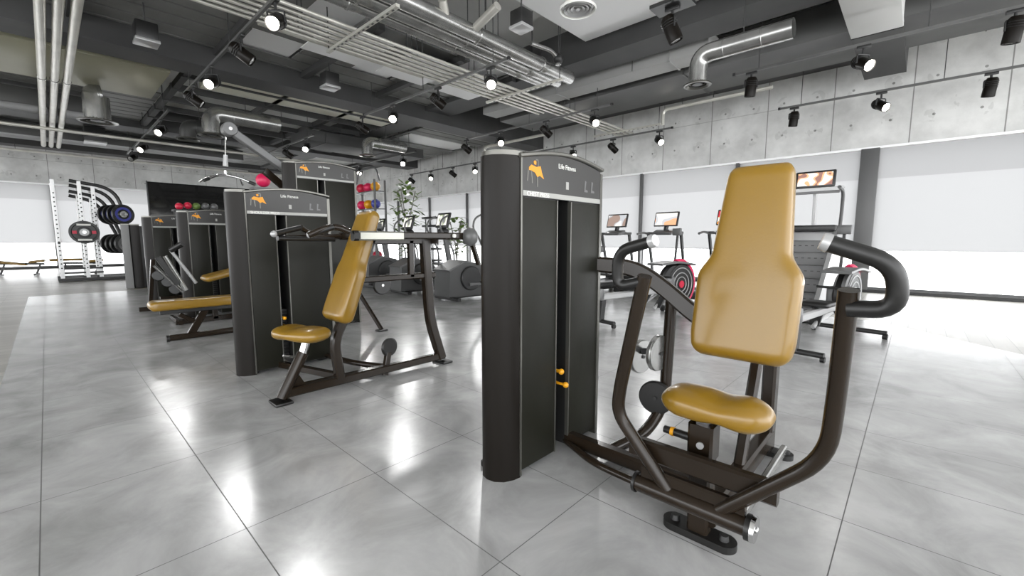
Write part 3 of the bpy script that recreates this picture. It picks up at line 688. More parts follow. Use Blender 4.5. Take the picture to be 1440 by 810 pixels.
MB().cyl((PX, PY+.125, .417), (PX, PY+.14, .417), .0195).build('lever_ring', yellow_m, T1)
# main rail and rear post
MB().bar([(PX, .56, .10), (2.80, .56, .10)], .075, .10, c=.012).build('main_rail', steel, T1)
MB().bar([(2.0, .47, .05), (2.80, .47, .05)], .03, .05).build('side_rail', galv, T1)
MB().bar([(2.80, .56, .03), (2.80, .56, .80), (2.45, .56, 1.15)], .07, .10, .12, up=(1, 0, 0), c=.012).build('rear_post', steel, T1)
MB().bar([(2.25, .56, .12), (2.62, .56, .98)], .05, .05, c=.01).build('back_strut', steel, T1)
mb = MB(); mb.prism([(2.80+.045*cos(2*pi*k/n), .555+(.09 if sin(2*pi*k/n) >= 0 else -.09)+.045*sin(2*pi*k/n), 0) for k in range(n)], (0, 0, .028)).build('rear_foot', black_m, T1)
MB().cyl((2.80, .455, .028), (2.80, .455, .045), .018, n=12).build('foot_bolt', dark_m, T1)
MB().bar([(2.06, 1.46, .06), (2.06, .60, .06)], .07, .075, c=.012).build('tower_link', steel, T1)
MB().tube([(2.06, 1.5, .045), (1.93, 1.2, .045), (1.9, .72, .045)], .02, .1).build('tower_link_tube', steel, T1)
# pulley mast
MB().tube([(2.58, 1.07, .92), (2.58, 1.09, .22), (2.45, 1.14, .06), (2.08, 1.20, .05)], .035, .16, n=18).build('pulley_mast', steel, T1)
for c, ax, r, m, pn in (((2.60, 1.27, .49), (.2, 1, 0), .112, galv, 'pulley'), ((2.52, 1.12, .555), (.12, 1, 0), .112, galv, 'pulley'), ((2.52, 1.12, .27), (-1, -.15, 0), .105, black_m, 'pulley')):
    pu = MB().disc(c, ax, r, .034).build(pn, m if m == galv else black_m, T1)
    v = V(ax).normalized()*.018
    MB().disc(V(c)-v, ax, r*.97 if m == galv else r*.25, .006).build('pulley_face', m if m == galv else trim_m, pu)
    MB().cyl(V(c)-v*1.6, V(c)+v*1.6, .012, n=10).build('pulley_bolt', dark_m, pu)
MB().bar([(2.58, 1.25, .53), (2.58, 1.08, .57)], .03, .04).build('pulley_bracket', dark_m, T1)
# boom from the tower to behind the back pad
MB().bar([(2.33, 1.50, 1.10), aX(893, 376, 2.42), aX(935, 405, 2.45), aX(985, 450, 2.45), (2.5, .60, .70)], .06, .095, .14, c=.012).build('top_boom', steel, T1)
# back pad
pb, pt = V((1.985, .525, .735)), V((2.10, .505, 1.565)); al_ = pt-pb; fr = V((al_.z, 0, -al_.x)).normalized()*-1
MB().pad(pb, al_, (0, 1, 0), fr, al_.length, back_wf(al_.length, .245, .405, .30), lambda t: .066-.018*t, e=.34, n=56, k=60).build('back_pad', mustard, T1, ang=60)
MB().prism([V((2.04, .4, .80)), V((2.04, .64, .80)), V((2.13, .62, 1.5)), V((2.13, .42, 1.5))], (.02, 0, 0)).build('pad_backplate', black_m, T1)
MB().bar([(2.06, .56, 1.08), (2.5, .56, 1.10)], .06, .06).build('pad_bracket', steel, T1)
MB().bar([(2.06, .56, .85), (2.55, .56, .84)], .06, .06).build('pad_bracket', steel, T1)
# tower side details: lock and adjuster on the right end
MB().cyl((2.37, 1.50, .62), (2.37, 1.50, .18), .010, n=10).build('cable_rod', galv, T1)
MB().lathe([(0, -.05), (.02, -.04), (.024, 0), (.02, .04), (0, .05)], (2.385, 1.48, .35), (0, 0, 1)).build('cable_stop', black_m, T1)
for z in (1.19, 1.10): MB().box((2.37, 1.46, z), (.03, .05, .04), bev=.005).build('latch', dark_m, T1)

# ------------------------------------------------------------------ shoulder press machine (middle)
T2 = thing('shoulder_press_machine', 'dark shoulder press machine in the middle with slanted mustard back pad and overhead arms', 'exercise machine', (1.8, 3.9, 0))
tower(T2, 1.10, 4.40, 1.69, 'SHOULDER PRESS', wide=.9)
Y2 = 3.48
MB().bar([(1.13, Y2, .07), (2.70, Y2, .07)], .06, .07, c=.01).build('main_rail', steel, T2)
MB().bar([(1.35, Y2+.12, .06), (2.6, Y2+.06, .06)], .03, .05).build('side_rail', steel, T2)
MB().box((1.13, Y2, .012), (.13, .17, .024), bev=.01).build('front_foot', black_m, T2)
MB().box((2.68, Y2, .012), (.12, .2, .024), bev=.01).build('rear_foot', black_m, T2)
MB().tube([aY(396, 560, Y2), aY(426, 496, Y2)], .043, n=20).build('seat_tube', steel, T2)
MB().tube([aY(425, 500, Y2), aY(430, 482, Y2)], .031, n=20).build('seat_slider', chrome, T2)
MB().prism([aY(410, 548, Y2+.01), aY(430, 540, Y2+.01), aY(412, 515, Y2+.01)], (0, .012, 0)).build('gusset', steel, T2)
MB().tube([aY(412, 502, Y2+.06), aY(398, 500, Y2+.06)], .008).build('adjust_lever', galv, T2)
seat_pad(T2, (1.305, Y2, .52), .48, .29, .115, (.35, -.94, 0))
p0, p1 = V((1.585, Y2, .575)), V((1.925, Y2, 1.49)); al_ = p1-p0; fr = V((-al_.z, 0, al_.x)).normalized()
MB().pad(p0, al_, (0, 1, 0), fr, al_.length, back_wf(al_.length, .27, .36, .29), lambda t: .078-.026*t, e=.34, n=56, k=60).build('back_pad', mustard, T2, ang=60)
MB().bar([(1.60, Y2, .08), (1.56, Y2, .42), (1.78, Y2, .80)], .07, .075, .12, up=(1, 0, 0), c=.012).build('back_post', steel, T2)
MB().bar([(1.74, Y2, .70), (1.96, Y2, 1.30)], .05, .05).build('pad_backplate', black_m, T2)
MB().bar([aY(597, 338, Y2), aY(603, 430, Y2), aY(606, 455, Y2), (2.665, Y2, .05)], .085, .09, .12, up=(1, 0, 0), c=.012).build('rear_mast', steel, T2)
MB().bar([(1.82, Y2, .905), (2.60, Y2, .905)], .05, .055, c=.01).build('mid_bar', steel, T2)
MB().bar([(2.33, Y2, .90), (2.33, Y2, 1.24)], .05, .05, up=(1, 0, 0)).build('short_post', steel, T2)
MB().bar([(1.92, Y2, 1.24), (2.64, Y2, 1.24)], .05, .06).build('top_bar', steel, T2)
c = aY(537, 401, Y2+.02); pu = MB().disc(c, (0, 1, 0), .085, .03).build('pulley', black_m, T2); MB().cyl(c-V((0, .02, 0)), c+V((0, .02, 0)), .012).build('pulley_bolt', chrome, pu)
MB().bar([aY(541, 527, Y2+.03), aY(546, 495, Y2+.03)], .05, .05).build('pulley_arm', steel, T2)
c = aY(547, 488, Y2+.03); pu = MB().disc(c, (-.2, 1, 0), .085, .03).build('pulley', black_m, T2)
MB().disc(c+V((.03, .03, -.01)), (-.2, 1, 0), .085, .012).build('pulley_guard', black_m, T2)
MB().tube([(1.9, 4.4, .05), (1.95, 3.95, .05), (2.1, 3.6, .05), (2.2, Y2, .06)], .028, .2, n=16).build('tower_link', steel, T2)
MB().bar([(1.45, 4.42, .05), (1.7, Y2+.06, .05)], .05, .06).build('tower_link', steel, T2)
# press arm: two side beams joined at the rear, bent handles at the front
yn, yf = 3.20, 3.78; za = 1.28
a1 = MB().bar([(1.66, yn, za), (2.06, yn, za+.0)], .065, .075, c=.012).build('arm_beam', mat('sleeve_grey', (150, 150, 142), .3, .7), T2, label='pale grey arm sleeve')
MB().bar([(2.05, yn, za+.005), (2.86, yn, za+.005)], .05, .058, c=.01).build('arm_beam', steel, T2)
MB().bar([(1.62, yn, za), (1.67, yn, za)], .07, .08, c=.02).build('arm_collar', black_m, T2)
MB().cyl((2.60, yn-.03, za+.005), (2.60, yn-.045, za+.005), .018).build('pivot_cap', white_m, T2)
MB().bar([(1.80, yf, za), (2.86, yf, za)], .06, .065, c=.012).build('arm_beam', steel, T2)
MB().bar([(2.86, yn-.02, za), (2.86, yf+.02, za)], .06, .06).build('rear_crossbar', steel, T2)
bl = aY(661, 333, 3.15); MB().ball(bl, .082, (.9, 1, 1.1)).build('counterweight', mid_m, T2)
MB().bar([bl, aY(673, 372, 3.15)], .05, .035).build('counterweight_arm', steel, T2)
for side_, g in ((yn, [aY(492, 326, yn), aY(475, 319, yn+.03), aY(459, 320, yn+.06), aY(434, 331, yn+.12)]), (yf, [(1.82, yf, za), aY(462, 333, yf), aY(446, 332, yf), aY(420, 334, yf), aY(400, 334, yf)])):
    h_ = MB().tube(g, .024, .05, n=16).build('arm_bend', steel, T2)
g = [aY(470, 319, 3.23), aY(436, 330, 3.32)]; MB().tube(g, .0225, n=16).build('handle', black_m, T2); MB().ball(g[1], .026).build('handle_cap', light_m, T2)
g = [aY(423, 320, 3.7), aY(385, 329, 3.62)]; MB().tube(g, .0215, n=16).build('handle', black_m, T2); MB().ball(g[1], .025).build('handle_cap', light_m, T2)
MB().tube([aY(423, 320, 3.7), aY(434, 327, 3.74), aY(440, 333, yf)], .0215, .03, n=16).build('handle_neck', steel, T2)
g = [aY(390, 335, 3.64), aY(470, 337, 3.76)]; MB().tube(g, .02, n=14).build('lower_handle', black_m, T2)

# ------------------------------------------------------------------ tall pulldown tower with boom and low row bench
T3 = thing('pulldown_machine', 'tall dark pulldown and low row tower with long boom arm and mustard bench', 'exercise machine', (2.6, 6.4, 0))
tower(T3, 2.2, 6.1, 2.28, '', wide=.98, deep=.5, pins=False)
bm0, bm1 = aY(322, 182, 6.55), aY(412, 246, 6.55)
MB().bar([bm0+(bm0-bm1).normalized()*-.02, bm1], .10, .10, c=.012).build('boom_arm', mid_m, T3)
MB().disc(bm0, (0, 1, 0), .085, .13).build('boom_head', mid_m, T3); MB().cyl(bm0-V((0, .075, 0)), bm0+V((0, .075, 0)), .02).build('head_bolt', chrome, T3)
MB().bar([aY(372, 240, 6.55), aY(405, 268, 6.55), (2.35, 6.55, 1.5)], .07, .09, .1).build('boom_brace', steel, T3)
hk = aY(317, 192, 6.55); MB().cyl(hk, aY(317, 232, 6.55), .008, n=8).build('cable', galv, T3)
MB().cyl(aY(317, 218, 6.55), aY(317, 234, 6.55), .022, .03, n=14).build('cable_stop', light_m, T3)
# bench
by = 6.62; bz = .43
bp0, bp1 = V((.76, by, .46)), V((2.25, by, .46))
MB().pad(bp0, bp1-bp0, (0, 1, 0), (0, 0, 1), (bp1-bp0).length, lambda t: .14, lambda t: .06, e=.3, n=40, k=40).build('bench_pad', mustard, T3, ang=60)
MB().bar([(.86, by, .375), (2.3, by, .375)], .10, .05).build('bench_rail', black_m, T3)
MB().bar([(1.14, by, .05), (1.32, by, .36)], .06, .08).build('bench_leg', steel, T3)
MB().bar([(1.05, by, .33), (1.2, by, .22)], .04, .05).build('leg_gusset', steel, T3)
MB().tube([(.92, by-.02, .05), (2.9, by-.02, .05)], .04, n=16).build('floor_tube', steel, T3)
MB().cyl((.90, by-.02, .05), (.93, by-.02, .05), .045).build('tube_cap', black_m, T3)
MB().tube([(.9, by+.28, .33), (1.9, by+.28, .33)], .02).build('foot_bar', black_m, T3)
MB().bar([(3.05, 5.3, .02), (2.85, 6.0, .9)], .04, .05).build('side_brace', steel, T3); MB().box((3.05, 5.3, .012), (.14, .1, .024), bev=.008).build('brace_foot', black_m, T3)
for z in (1.55, 1.15): MB().box((3.2, 6.12, z), (.06, .1, .1), bev=.01).build('latch_block', trim_m, T3)
for z, ww in ((1.45, .3), (1.32, .28)): MB().bar([(3.22, 6.0, z), (3.5, 6.0, z)], .06, .08).build('cable_arm', dark_m, T3)
# the pulldown bar that hangs from it
cx = aY(317, 240, 6.55)
t = thing('pulldown_bar', 'chrome multi-grip pulldown bar hanging from the boom of the tall tower', 'handle bar', tuple(cx))
MB().tube([cx, cx+V((0, 0, -.06))], .016).build('hook', chrome, t)
for s in (-1, 1):
    MB().tube([cx+V((0, 0, -.05)), cx+V((s*.14, -.1, -.09)), cx+V((s*.27, -.18, -.16))], .015, .05).build('grip_tube', chrome, t)
    MB().tube([cx+V((s*.14, -.1, -.09)), cx+V((s*.2, .10, -.10)), cx+V((s*.24, .2, -.14))], .014, .05).build('grip_tube', chrome, t)
    MB().cyl(cx+V((s*.22, -.15, -.135)), cx+V((s*.28, -.187, -.165)), .021).build('rubber_grip', black_m, t)

# ------------------------------------------------------------------ two more towers down the row
T4 = thing('leg_press_machine', 'dark weight tower behind the low row bench with angled silver lever and mustard seat', 'exercise machine', (1.8, 8.2, 0))
tower(T4, 1.42, 8.45, 1.70, '', wide=.95, pins=False)
MB().tube([aY(240, 352, 7.9), aY(276, 398, 7.9)], .022, n=12).build('lever_arm', light_m, T4)
MB().tube([aY(240, 352, 7.9), aY(256, 343, 7.8)], .04, n=14).build('roller_pad', black_m, T4)
MB().bar([aY(222, 362, 7.9), aY(250, 400, 7.9)], .07, .07).build('linkage', dark_m, T4)
MB().tube([aY(232, 360, 8.0), aY(262, 408, 8.0)], .03).build('linkage_tube', galv, T4)
c = aY(318, 391, 7.75); MB().pad(c-V((.3, 0, 0)), (1, 0, .25), (0, 1, 0), (-.25, 0, 1), .6, lambda t: .2, lambda t: .05, e=.4).build('seat', mustard, T4, ang=60)
MB().bar([(1.35, 7.9, .30), (2.3, 7.9, .42)], .06, .05).build('seat_rail', steel, T4)
MB().bar([(1.7, 7.9, .03), (1.7, 7.9, .4)], .07, .07, up=(1, 0, 0)).build('seat_post', steel, T4)
MB().bar([(1.2, 7.9, .04), (2.4, 7.9, .04)], .07, .07).build('floor_rail', steel, T4)
MB().bar([(1.25, 8.5, .04), (1.25, 7.8, .04)], .06, .06).build('cross_rail', steel, T4)
T5 = thing('leg_curl_machine', 'farther dark weight tower left of its neighbour, with plate-hung linkage in front', 'exercise machine', (1.4, 10.3, 0))
tower(T5, 1.22, 10.35, 1.68, '', wide=.95, pins=False)
MB().bar([(1.0, 9.8, .04), (2.3, 9.8, .04)], .07, .07).build('floor_rail', steel, T5)
MB().bar([(1.15, 9.8, .04), (1.25, 9.8, .9)], .06, .06).build('linkage_post', steel, T5)
for k, (x, z) in enumerate(((1.3, .62), (1.42, .5), (1.52, .36))): MB().disc((x, 9.75, z), (.2, 1, 0), .09, .05).build('roller_pad', dark_m, T5)
MB().tube([(1.25, 9.7, .8), (1.7, 9.7, .2)], .03).build('linkage_tube', galv, T5)
MB().bar([(1.3, 9.8, .16), (2.0, 9.8, .16)], .12, .16).build('frame_base', steel, T5)
T6 = thing('weight_tower', 'narrow pale grey weight tower edge standing alone left of the two dark towers', 'exercise machine', (1.4, 14.9, 0))
MB().prism([(1.32+a, 14.7+b, 0) for a, b in ((.34, 0), (.24, .0), (.1, .05), (.0, .16), (.02, .3), (.12, .4), (.3, .42))], (0, 0, 1.62)).build('side_column', shroud_m, T6, ang=50)
MB().prism([(1.32+a, 14.69+b, 1.62) for a, b in ((.34, 0), (.24, .0), (.1, .05), (.0, .16), (.02, .3), (.12, .4), (.3, .42))], (0, 0, .03)).build('column_cap', trim_m, T6, ang=50)
MB().prism([(1.32+a*.9-.01, 14.68+b, 0.0) for a, b in ((.16, 0.01), (.10, .04), (.0, .16), (.01, .17), (.12, .06), (.17, .04))], (0, 0, 1.63)).build('column_trim', duct_m, T6, ang=50)
MB().bb((1.62, 14.74, .0), (1.80, 15.09, 1.6), bev=.01).build('rear_shell', dark_m, T6)

# mirror-like black panel behind the towers
pa, pb_ = aY(207, 255, 22.0), aY(330, 262, 22.0)
t = thing('display_wall', 'large glossy black panel behind the two farther towers, mirroring ceiling lamps', 'panel', ((pa.x+pb_.x)/2+1, 22, 0))
gl = mat('glossy_black_glass', (30, 30, 30), .06, 0, 1.0)
MB().bb((pa.x, 22.0, .0), (pb_.x+2.6, 22.12, pa.z), bev=.01).build('glass_sheet', gl, t)
MB().bb((pa.x-.03, 21.99, 0), (pa.x, 22.14, pa.z+.03)).build('edge_trim', dark_m, t)

# ------------------------------------------------------------------ cardio machines by the window wall (built facing +x in their own frame)
def make_treadmill(scr):
    t = thing('treadmill', '', 'treadmill', local=True)
    MB().box((0, 0, .16), (1.75, .84, .14), bev=.03).build('deck', dark_m, t)
    MB().box((-.05, 0, .235), (1.5, .52, .012)).build('belt', black_m, t)
    for s in (-1, 1): MB().box((-.05, s*.34, .245), (1.6, .13, .03), bev=.01).build('side_rail', mid_m, t)
    MB().pad((.58, 0, .24), (1, 0, 0), (0, 1, 0), (0, 0, 1), .42, lambda u: .40, lambda u: .13*sin(pi*(.25+.6*u)), e=.5).build('motor_hood', dark_m, t)
    for s in (-1, 1):
        MB().bar([(.66, s*.40, .12), (.60, s*.41, .7), (.42, s*.42, 1.38)], .045, .075, .3).build('upright', dark_m, t)
        MB().tube([(.46, s*.42, 1.38), (.2, s*.42, 1.42), (-.02, s*.42, 1.38)], .026, .1).build('handrail', mid_m, t)
        MB().box((.8, s*.38, .045), (.14, .06, .09), bev=.01).build('foot', black_m, t); MB().box((-.8, s*.38, .045), (.1, .06, .09), bev=.01).build('foot', black_m, t)
    MB().bar([(.44, -.44, 1.40), (.44, .44, 1.40)], .10, .06).build('front_crossbar', mid_m, t)
    MB().box((.40, 0, 1.42), (.22, .5, .07), bev=.02, rot=Matrix.Rotation(R(-20), 3, 'Y')).build('control_tray', mid_m, t)
    MB().bar([(.46, 0, 1.42), (.52, 0, 1.6)], .06, .1).build('screen_neck', dark_m, t)
    ro = Matrix.Rotation(R(14), 3, 'Y')
    c = MB().box((.50, 0, 1.72), (.05, .60, .34), bev=.015, rot=ro).build('console', dark_m, t)
    MB().box((.472, 0, 1.722), (.006, .54, .28), rot=ro).build('screen', scr, c)
    return t
tm = [(9.35, 4.35, scr_a, 'treadmill right of the chest press tower, its peach screen seen left of the back pad', 0), (9.35, 2.95, scr_b, 'treadmill with the orange and red screen half hidden by the mustard back pad', 0),
      (9.35, 5.62, scr_c, 'treadmill half hidden by the right edge of the chest press tower', 0), (9.35, 8.6, scr_a, 'far treadmill hidden behind the chest press tower, near the cross trainers', 0)]
for x, y, sc_, lb, r in tm[:3]:
    t = make_treadmill(sc_); t.location = (x, y, 0); t.rotation_euler = (0, 0, R(-8)); t['label'] = lb; t['group'] = 'treadmills facing the window'

# stair climber
t = thing('stair_climber', 'tall grey stair climber with dotted steps and peach screen, right of the mustard back pad', 'stair climber', (8.4, 1.32, 0), rz=R(-2), local=True)
mb = MB(); mb.prism([(-.75, -.36, 0), (.75, -.36, 0), (.75, -.36, 1.35), (.45, -.36, 1.42), (-.75, -.36, .35)], (0, .06, 0)).build('side_cover', light_m, t)
mb = MB(); mb.prism([(-.75, .30, 0), (.75, .30, 0), (.75, .30, 1.35), (.45, .30, 1.42), (-.75, .30, .35)], (0, .06, 0)).build('side_cover', light_m, t)
for k in range(6):
    x, z = -.68+.2*k, .22+.2*k
    s_ = MB().box((x+.11, 0, z), (.24, .58, .035), bev=.008).box((x+.0, 0, z-.10), (.02, .58, .19)).build('step', mid_m, t)
    for j in range(6): MB().box((x-.012, -.22+.088*j, z-.07), (.006, .04, .014)).build('tread_mark', dark_m, s_)
MB().box((.6, 0, .7), (.3, .60, 1.38), bev=.03).build('rear_housing', light_m, t)
MB().box((.45, 0, 1.44), (.3, .66, .1), bev=.02).build('top_hood', dark_m, t)
MB().bar([(.5, 0, 1.45), (.45, 0, 2.02)], .05, .05).build('console_post', light_m, t)
for s in (-1, 1):
    MB().tube([(.35, s*.38, 1.35), (.28, s*.40, 1.65), (.15, s*.42, 2.0), (-.1, s*.40, 2.05)], .025, .15).build('handrail', mid_m, t)
    MB().box((-.72, s*.36, .03), (.12, .06, .06), bev=.01).build('foot', black_m, t)
MB().bar([(.30, -.40, 2.06), (.30, .40, 2.06)], .12, .06).build('control_bar', light_m, t)
MB().bar([(.1, -.38, 2.0), (.1, .38, 2.0)], .04, .04).build('front_grip', mid_m, t)
c = MB().box((.36, 0, 2.24), (.05, .56, .28), bev=.02, rot=Matrix.Rotation(R(10), 3, 'Y')).build('console', dark_m, t); MB().box((.33, 0, 2.242), (.006, .48, .21), rot=Matrix.Rotation(R(10), 3, 'Y')).build('screen', screen_mat('screen_warm', (236, 176, 130), (150, 110, 100), 9), c)

def make_rower(lb, loc, rz):
    t = thing('rowing_machine', lb, 'rowing machine', loc, 'rowing machines with red flywheels', rz=rz, local=True)
    w_ = MB().disc((.0, 0, .52), (0, 1, 0), .36, .13, 40).disc((-.16, 0, .56), (0, 1, 0), .30, .12, 40).build('flywheel_cage', black_m, t)
    MB().tube([(.37*cos(a_/10), 0, .52+.37*sin(a_/10)) for a_ in range(-14, 19)], .05, n=10).build('red_rim', magenta_m, w_)
    for r in (.12, .19, .27): MB().torus((0, -.066, .52), (0, 1, 0), r, .008, 30, 6).build('vent_ring', light_m, w_)
    MB().disc((0, -.07, .52), (0, 1, 0), .06, .02).build('hub', red_m, w_)
    MB().bar([(-.62, -.02, .86), (-.2, -.02, .90), (.22, -.02, .84)], .30, .035, .2).build('top_shelf', mid_m, t)
    MB().box((-.33, 0, .53), (.2, .26, .28), bev=.04).build('gear_box', mid_m, t)
    MB().bar([(-.25, 0, .44), (-1.75, 0, .42)], .09, .09, c=.015).build('slide_rail', light_m, t)
    for s in (-1, 1):
        MB().tube([(-.28, s*.1, .42), (-.75, s*.14, .18)], .025).build('foot_strut', light_m, t)
        MB().box((-.60, s*.15, .30), (.26, .12, .03), bev=.01, rot=Matrix.Rotation(R(-50), 3, 'Y')).build('foot_plate', dark_m, t)
        MB().cyl((.12, s*.36, .035), (.12, s*.41, .035), .035, n=16).build('front_wheel', black_m, t); MB().cyl((-1.72, s*.24, .03), (-1.72, s*.28, .03), .03, n=16).build('rear_wheel', black_m, t)
    MB().tube([(.12, -.40, .08), (.12, .40, .08)], .03).build('front_stabilizer', dark_m, t); MB().bar([(.05, 0, .08), (.0, 0, .3)], .06, .08).build('front_leg', dark_m, t)
    MB().tube([(-1.72, -.27, .07), (-1.72, .27, .07)], .03).build('rear_stabilizer', dark_m, t); MB().bar([(-1.72, 0, .07), (-1.68, 0, .42)], .06, .08).build('rear_leg', dark_m, t)
    MB().box((-1.76, 0, .46), (.10, .12, .16), bev=.02).build('rail_end', mid_m, t)
    MB().pad((-1.25, 0, .52), (1, 0, 0), (0, 1, 0), (0, 0, 1), .3, lambda u: .14, lambda u: .035).build('seat', black_m, t)
    MB().tube([(-.45, -.22, .66), (-.48, 0, .66), (-.45, .22, .66)], .016).build('pull_handle', black_m, t)
    MB().bar([(.05, .12, .85), (.1, .12, 1.35)], .035, .03).build('monitor_arm', dark_m, t); MB().box((.08, .12, 1.38), (.04, .16, .12), bev=.01).build('monitor', mid_m, t)
make_rower('rowing machine whose red flywheel shows between the left handle and the back pad', (7.1, 2.85, 0), R(-15))
make_rower('rowing machine partly behind the right press handle, with pink rimmed flywheel', (7.05, .60, 0), R(-9))

def make_trainer(body=True):
    t = thing('cross_trainer', '', 'cross trainer', local=True)
    b = MB().prism([(-.75, -.28, .10), (.30, -.28, .10), (.32, -.28, .45), (.05, -.28, .72), (-.35, -.28, .80), (-.72, -.28, .62)], (0, .56, 0)).build('drive_housing', mat('graphite_plastic', (62, 62, 62), .4), t)
    MB().disc((-.22, -.30, .46), (0, 1, 0), .25, .07, 36).build('crank_cover', dark_m, b); MB().disc((-.22, .30, .46), (0, 1, 0), .25, .07, 36).build('crank_cover', dark_m, b)
    MB().prism([(-.74, -.285, .62), (-.35, -.285, .80), (.05, -.285, .72), (.05, -.285, .74), (-.35, -.285, .83), (-.76, -.285, .645)], (0, .57, 0)).build('top_trim', mid_m, b)
    for x in (-.6, .9): MB().bar([(x, -.4, .05), (x, .4, .05)], .09, .06).build('stabilizer', dark_m, t)
    MB().bar([(-.6, 0, .07), (1.5, 0, .07)], .1, .08).build('floor_beam', dark_m, t)
    MB().bar([(.9, 0, .08), (.72, 0, .9), (.62, 0, 1.55)], .09, .11, .3).build('mast', mid_m, t)
    for s in (-1, 1):
        MB().bar([(-.3, s*.34, .46+.12*s), (.7, s*.3, .32)], .06, .06).build('pedal_arm', mid_m, t)
        MB().box((.18, s*.30, .42+.06*s), (.38, .16, .04), bev=.015).build('foot_pedal', black_m, t)
        MB().tube([(.7, s*.33, .32), (.66, s*.34, .95), (.52, s*.32, 1.25), (.30, s*.30, 1.5), (.34, s*.28, 1.72), (.55, s*.26, 1.82)], .022, .12).build('moving_handle', mid_m, t)
    MB().ball((.60, 0, 1.45), .13, (1, 1.3, .8)).build('console_base', dark_m, t)
    ro = Matrix.Rotation(R(16), 3, 'Y')
    c = MB().box((.60, 0, 1.72), (.06, .52, .38), bev=.02, rot=ro).build('console', dark_m, t); MB().box((.566, 0, 1.73), (.006, .42, .27), rot=ro).build('screen', scr_d, c)
    return t
ct = make_trainer()
for i, (x, y, lb) in enumerate(((6.15, 6.95, 'cross trainer with large dark drive housing just left of the chest press tower'), (6.1, 8.6, 'second cross trainer seen under the shoulder press arms, left of the nearest one'), (6.3, 10.4, 'third cross trainer, behind the upper end of the slanted back pad'), (6.6, 12.4, 'farthest cross trainer, hidden mostly by the slanted back pad'))):
    o = ct if i == 0 else copy_tree(ct)
    o.location = (x, y, 0); o.rotation_euler = (0, 0, R(-4)); o['label'] = lb; o['group'] = 'cross trainers in a row'

# ------------------------------------------------------------------ far shelf with balls and plants
bx, byy = 8.2, 13.7
t = thing('ball_rack', 'tall rack with an arched top standing far behind the slanted back pad', 'rack', (bx, byy, 0))
for dx, dy in ((0, 0), (0, 1.6), (-.4, 0), (-.4, 1.6)): MB().bar([(bx+dx, byy+dy, 0), (bx+dx, byy+dy, 3.3)], .06, .06).build('upright', mid_m, t)
for z in (.5, 1.1, 1.7, 2.3, 2.9): MB().bb((bx-.42, byy-.02, z), (bx+.02, byy+1.62, z+.03)).build('shelf', mid_m, t)
MB().tube([(bx-.2, byy-.0, 3.28), (bx-.2, byy+.2, 3.75), (bx-.2, byy+1.4, 3.75), (bx-.2, byy+1.6, 3.28)], .03, .3).build('arched_top', mid_m, t)
cols = [('red', red_m), ('pink', magenta_m), ('yellow', yellow_m), ('blue', blue_m), ('green', green_m), ('white', light_m)]
k = 0
for zi, z in enumerate((.53, 1.13, 1.73, 2.33, 2.93)):
    for j in range(3):
        cn, cm = cols[(k*5+zi*2) % 6]; r = .165
        o = MB().ball((bx-.2, byy+.3+.5*j, z+r+.005), r).build('exercise_ball', cm, loc=(bx-.2, byy+.3+.5*j, z+r+.005))
        tag(o, '%s exercise ball on the %s shelf of the arched rack, %s of three' % (cn, ['lowest', 'second lowest', 'middle', 'second highest', 'top'][zi], ['right', 'middle', 'left'][j]), 'ball', 'balls on the arched rack'); k += 1
random.seed(11)
def plant(lb, x, y, h, n=90, sp=.5, z0=.5):
    t = thing('potted_plant', lb, 'plant', (x, y, 0))
    MB().lathe([(0, 0), (.2, 0), (.26, z0), (.24, z0), (.22, z0-.06), (0, z0-.06)], (x, y, 0)).build('planter', soil_m, t)
    mb = MB()
    for i in range(4):
        a = random.random()*6.28; mb.tube([(x, y, z0-.05), (x+.06*cos(a), y+.06*sin(a), h*.6), (x+sp*.5*cos(a), y+sp*.5*sin(a), h*.92)], .018, .2, n=6)
    mb.build('stems', soil_m, t)
    mb = MB()
    for i in range(n):
        a = random.random()*6.28; u = random.random(); zz = z0+.25+(h-z0-.25)*random.random(); rr = sp*(.25+.75*u)*sin(pi*min(1, max(.15, (zz-z0)/(h-z0)))*.9)
        c = V((x+rr*cos(a), y+rr*sin(a), zz)); d = V((cos(a), sin(a), random.uniform(-.6, .9))).normalized(); s_ = d.cross(V((0, 0, 1))).normalized(); L = random.uniform(.14, .28); W = L*.28
        nrm = d.cross(s_)*.012
        p = [c, c+d*L*.3+s_*W, c+d*L*.7+s_*W*.8+nrm, c+d*L-V((0, 0, .03)), c+d*L*.7-s_*W*.8+nrm, c+d*L*.3-s_*W]
        mb.bm.faces.new([mb.bm.verts.new(q) for q in p])
    mb.build('foliage', green_m, t)
plant('tall leafy green plant far behind the slanted back pad, right of the ball rack', 8.5, 12.85, 3.15, 240, .6)
plant('lower green plant beside the far cross trainers under the tall leafy one', 9.3, 11.2, 2.0, 140, .5)
plant('green plant behind the tall tower, peeking past its right side', 7.4, 16.4, 2.6, 160, .6)
# small shelf unit by the far window
t = thing('towel_shelf', 'low dark slatted shelf stack at the far window left of the cross trainer consoles', 'shelf', (11.6, 15.6, 0))
for z in (.3, .8, 1.3, 1.8, 2.15): MB().bb((11.4, 15.2, z), (11.8, 16.1, z+.09), bev=.01).build('shelf', dark_m, t)
for y in (15.22, 16.08): MB().bb((11.58, y-.02, 0), (11.62, y+.02, 2.2)).build('side_post', mid_m, t)
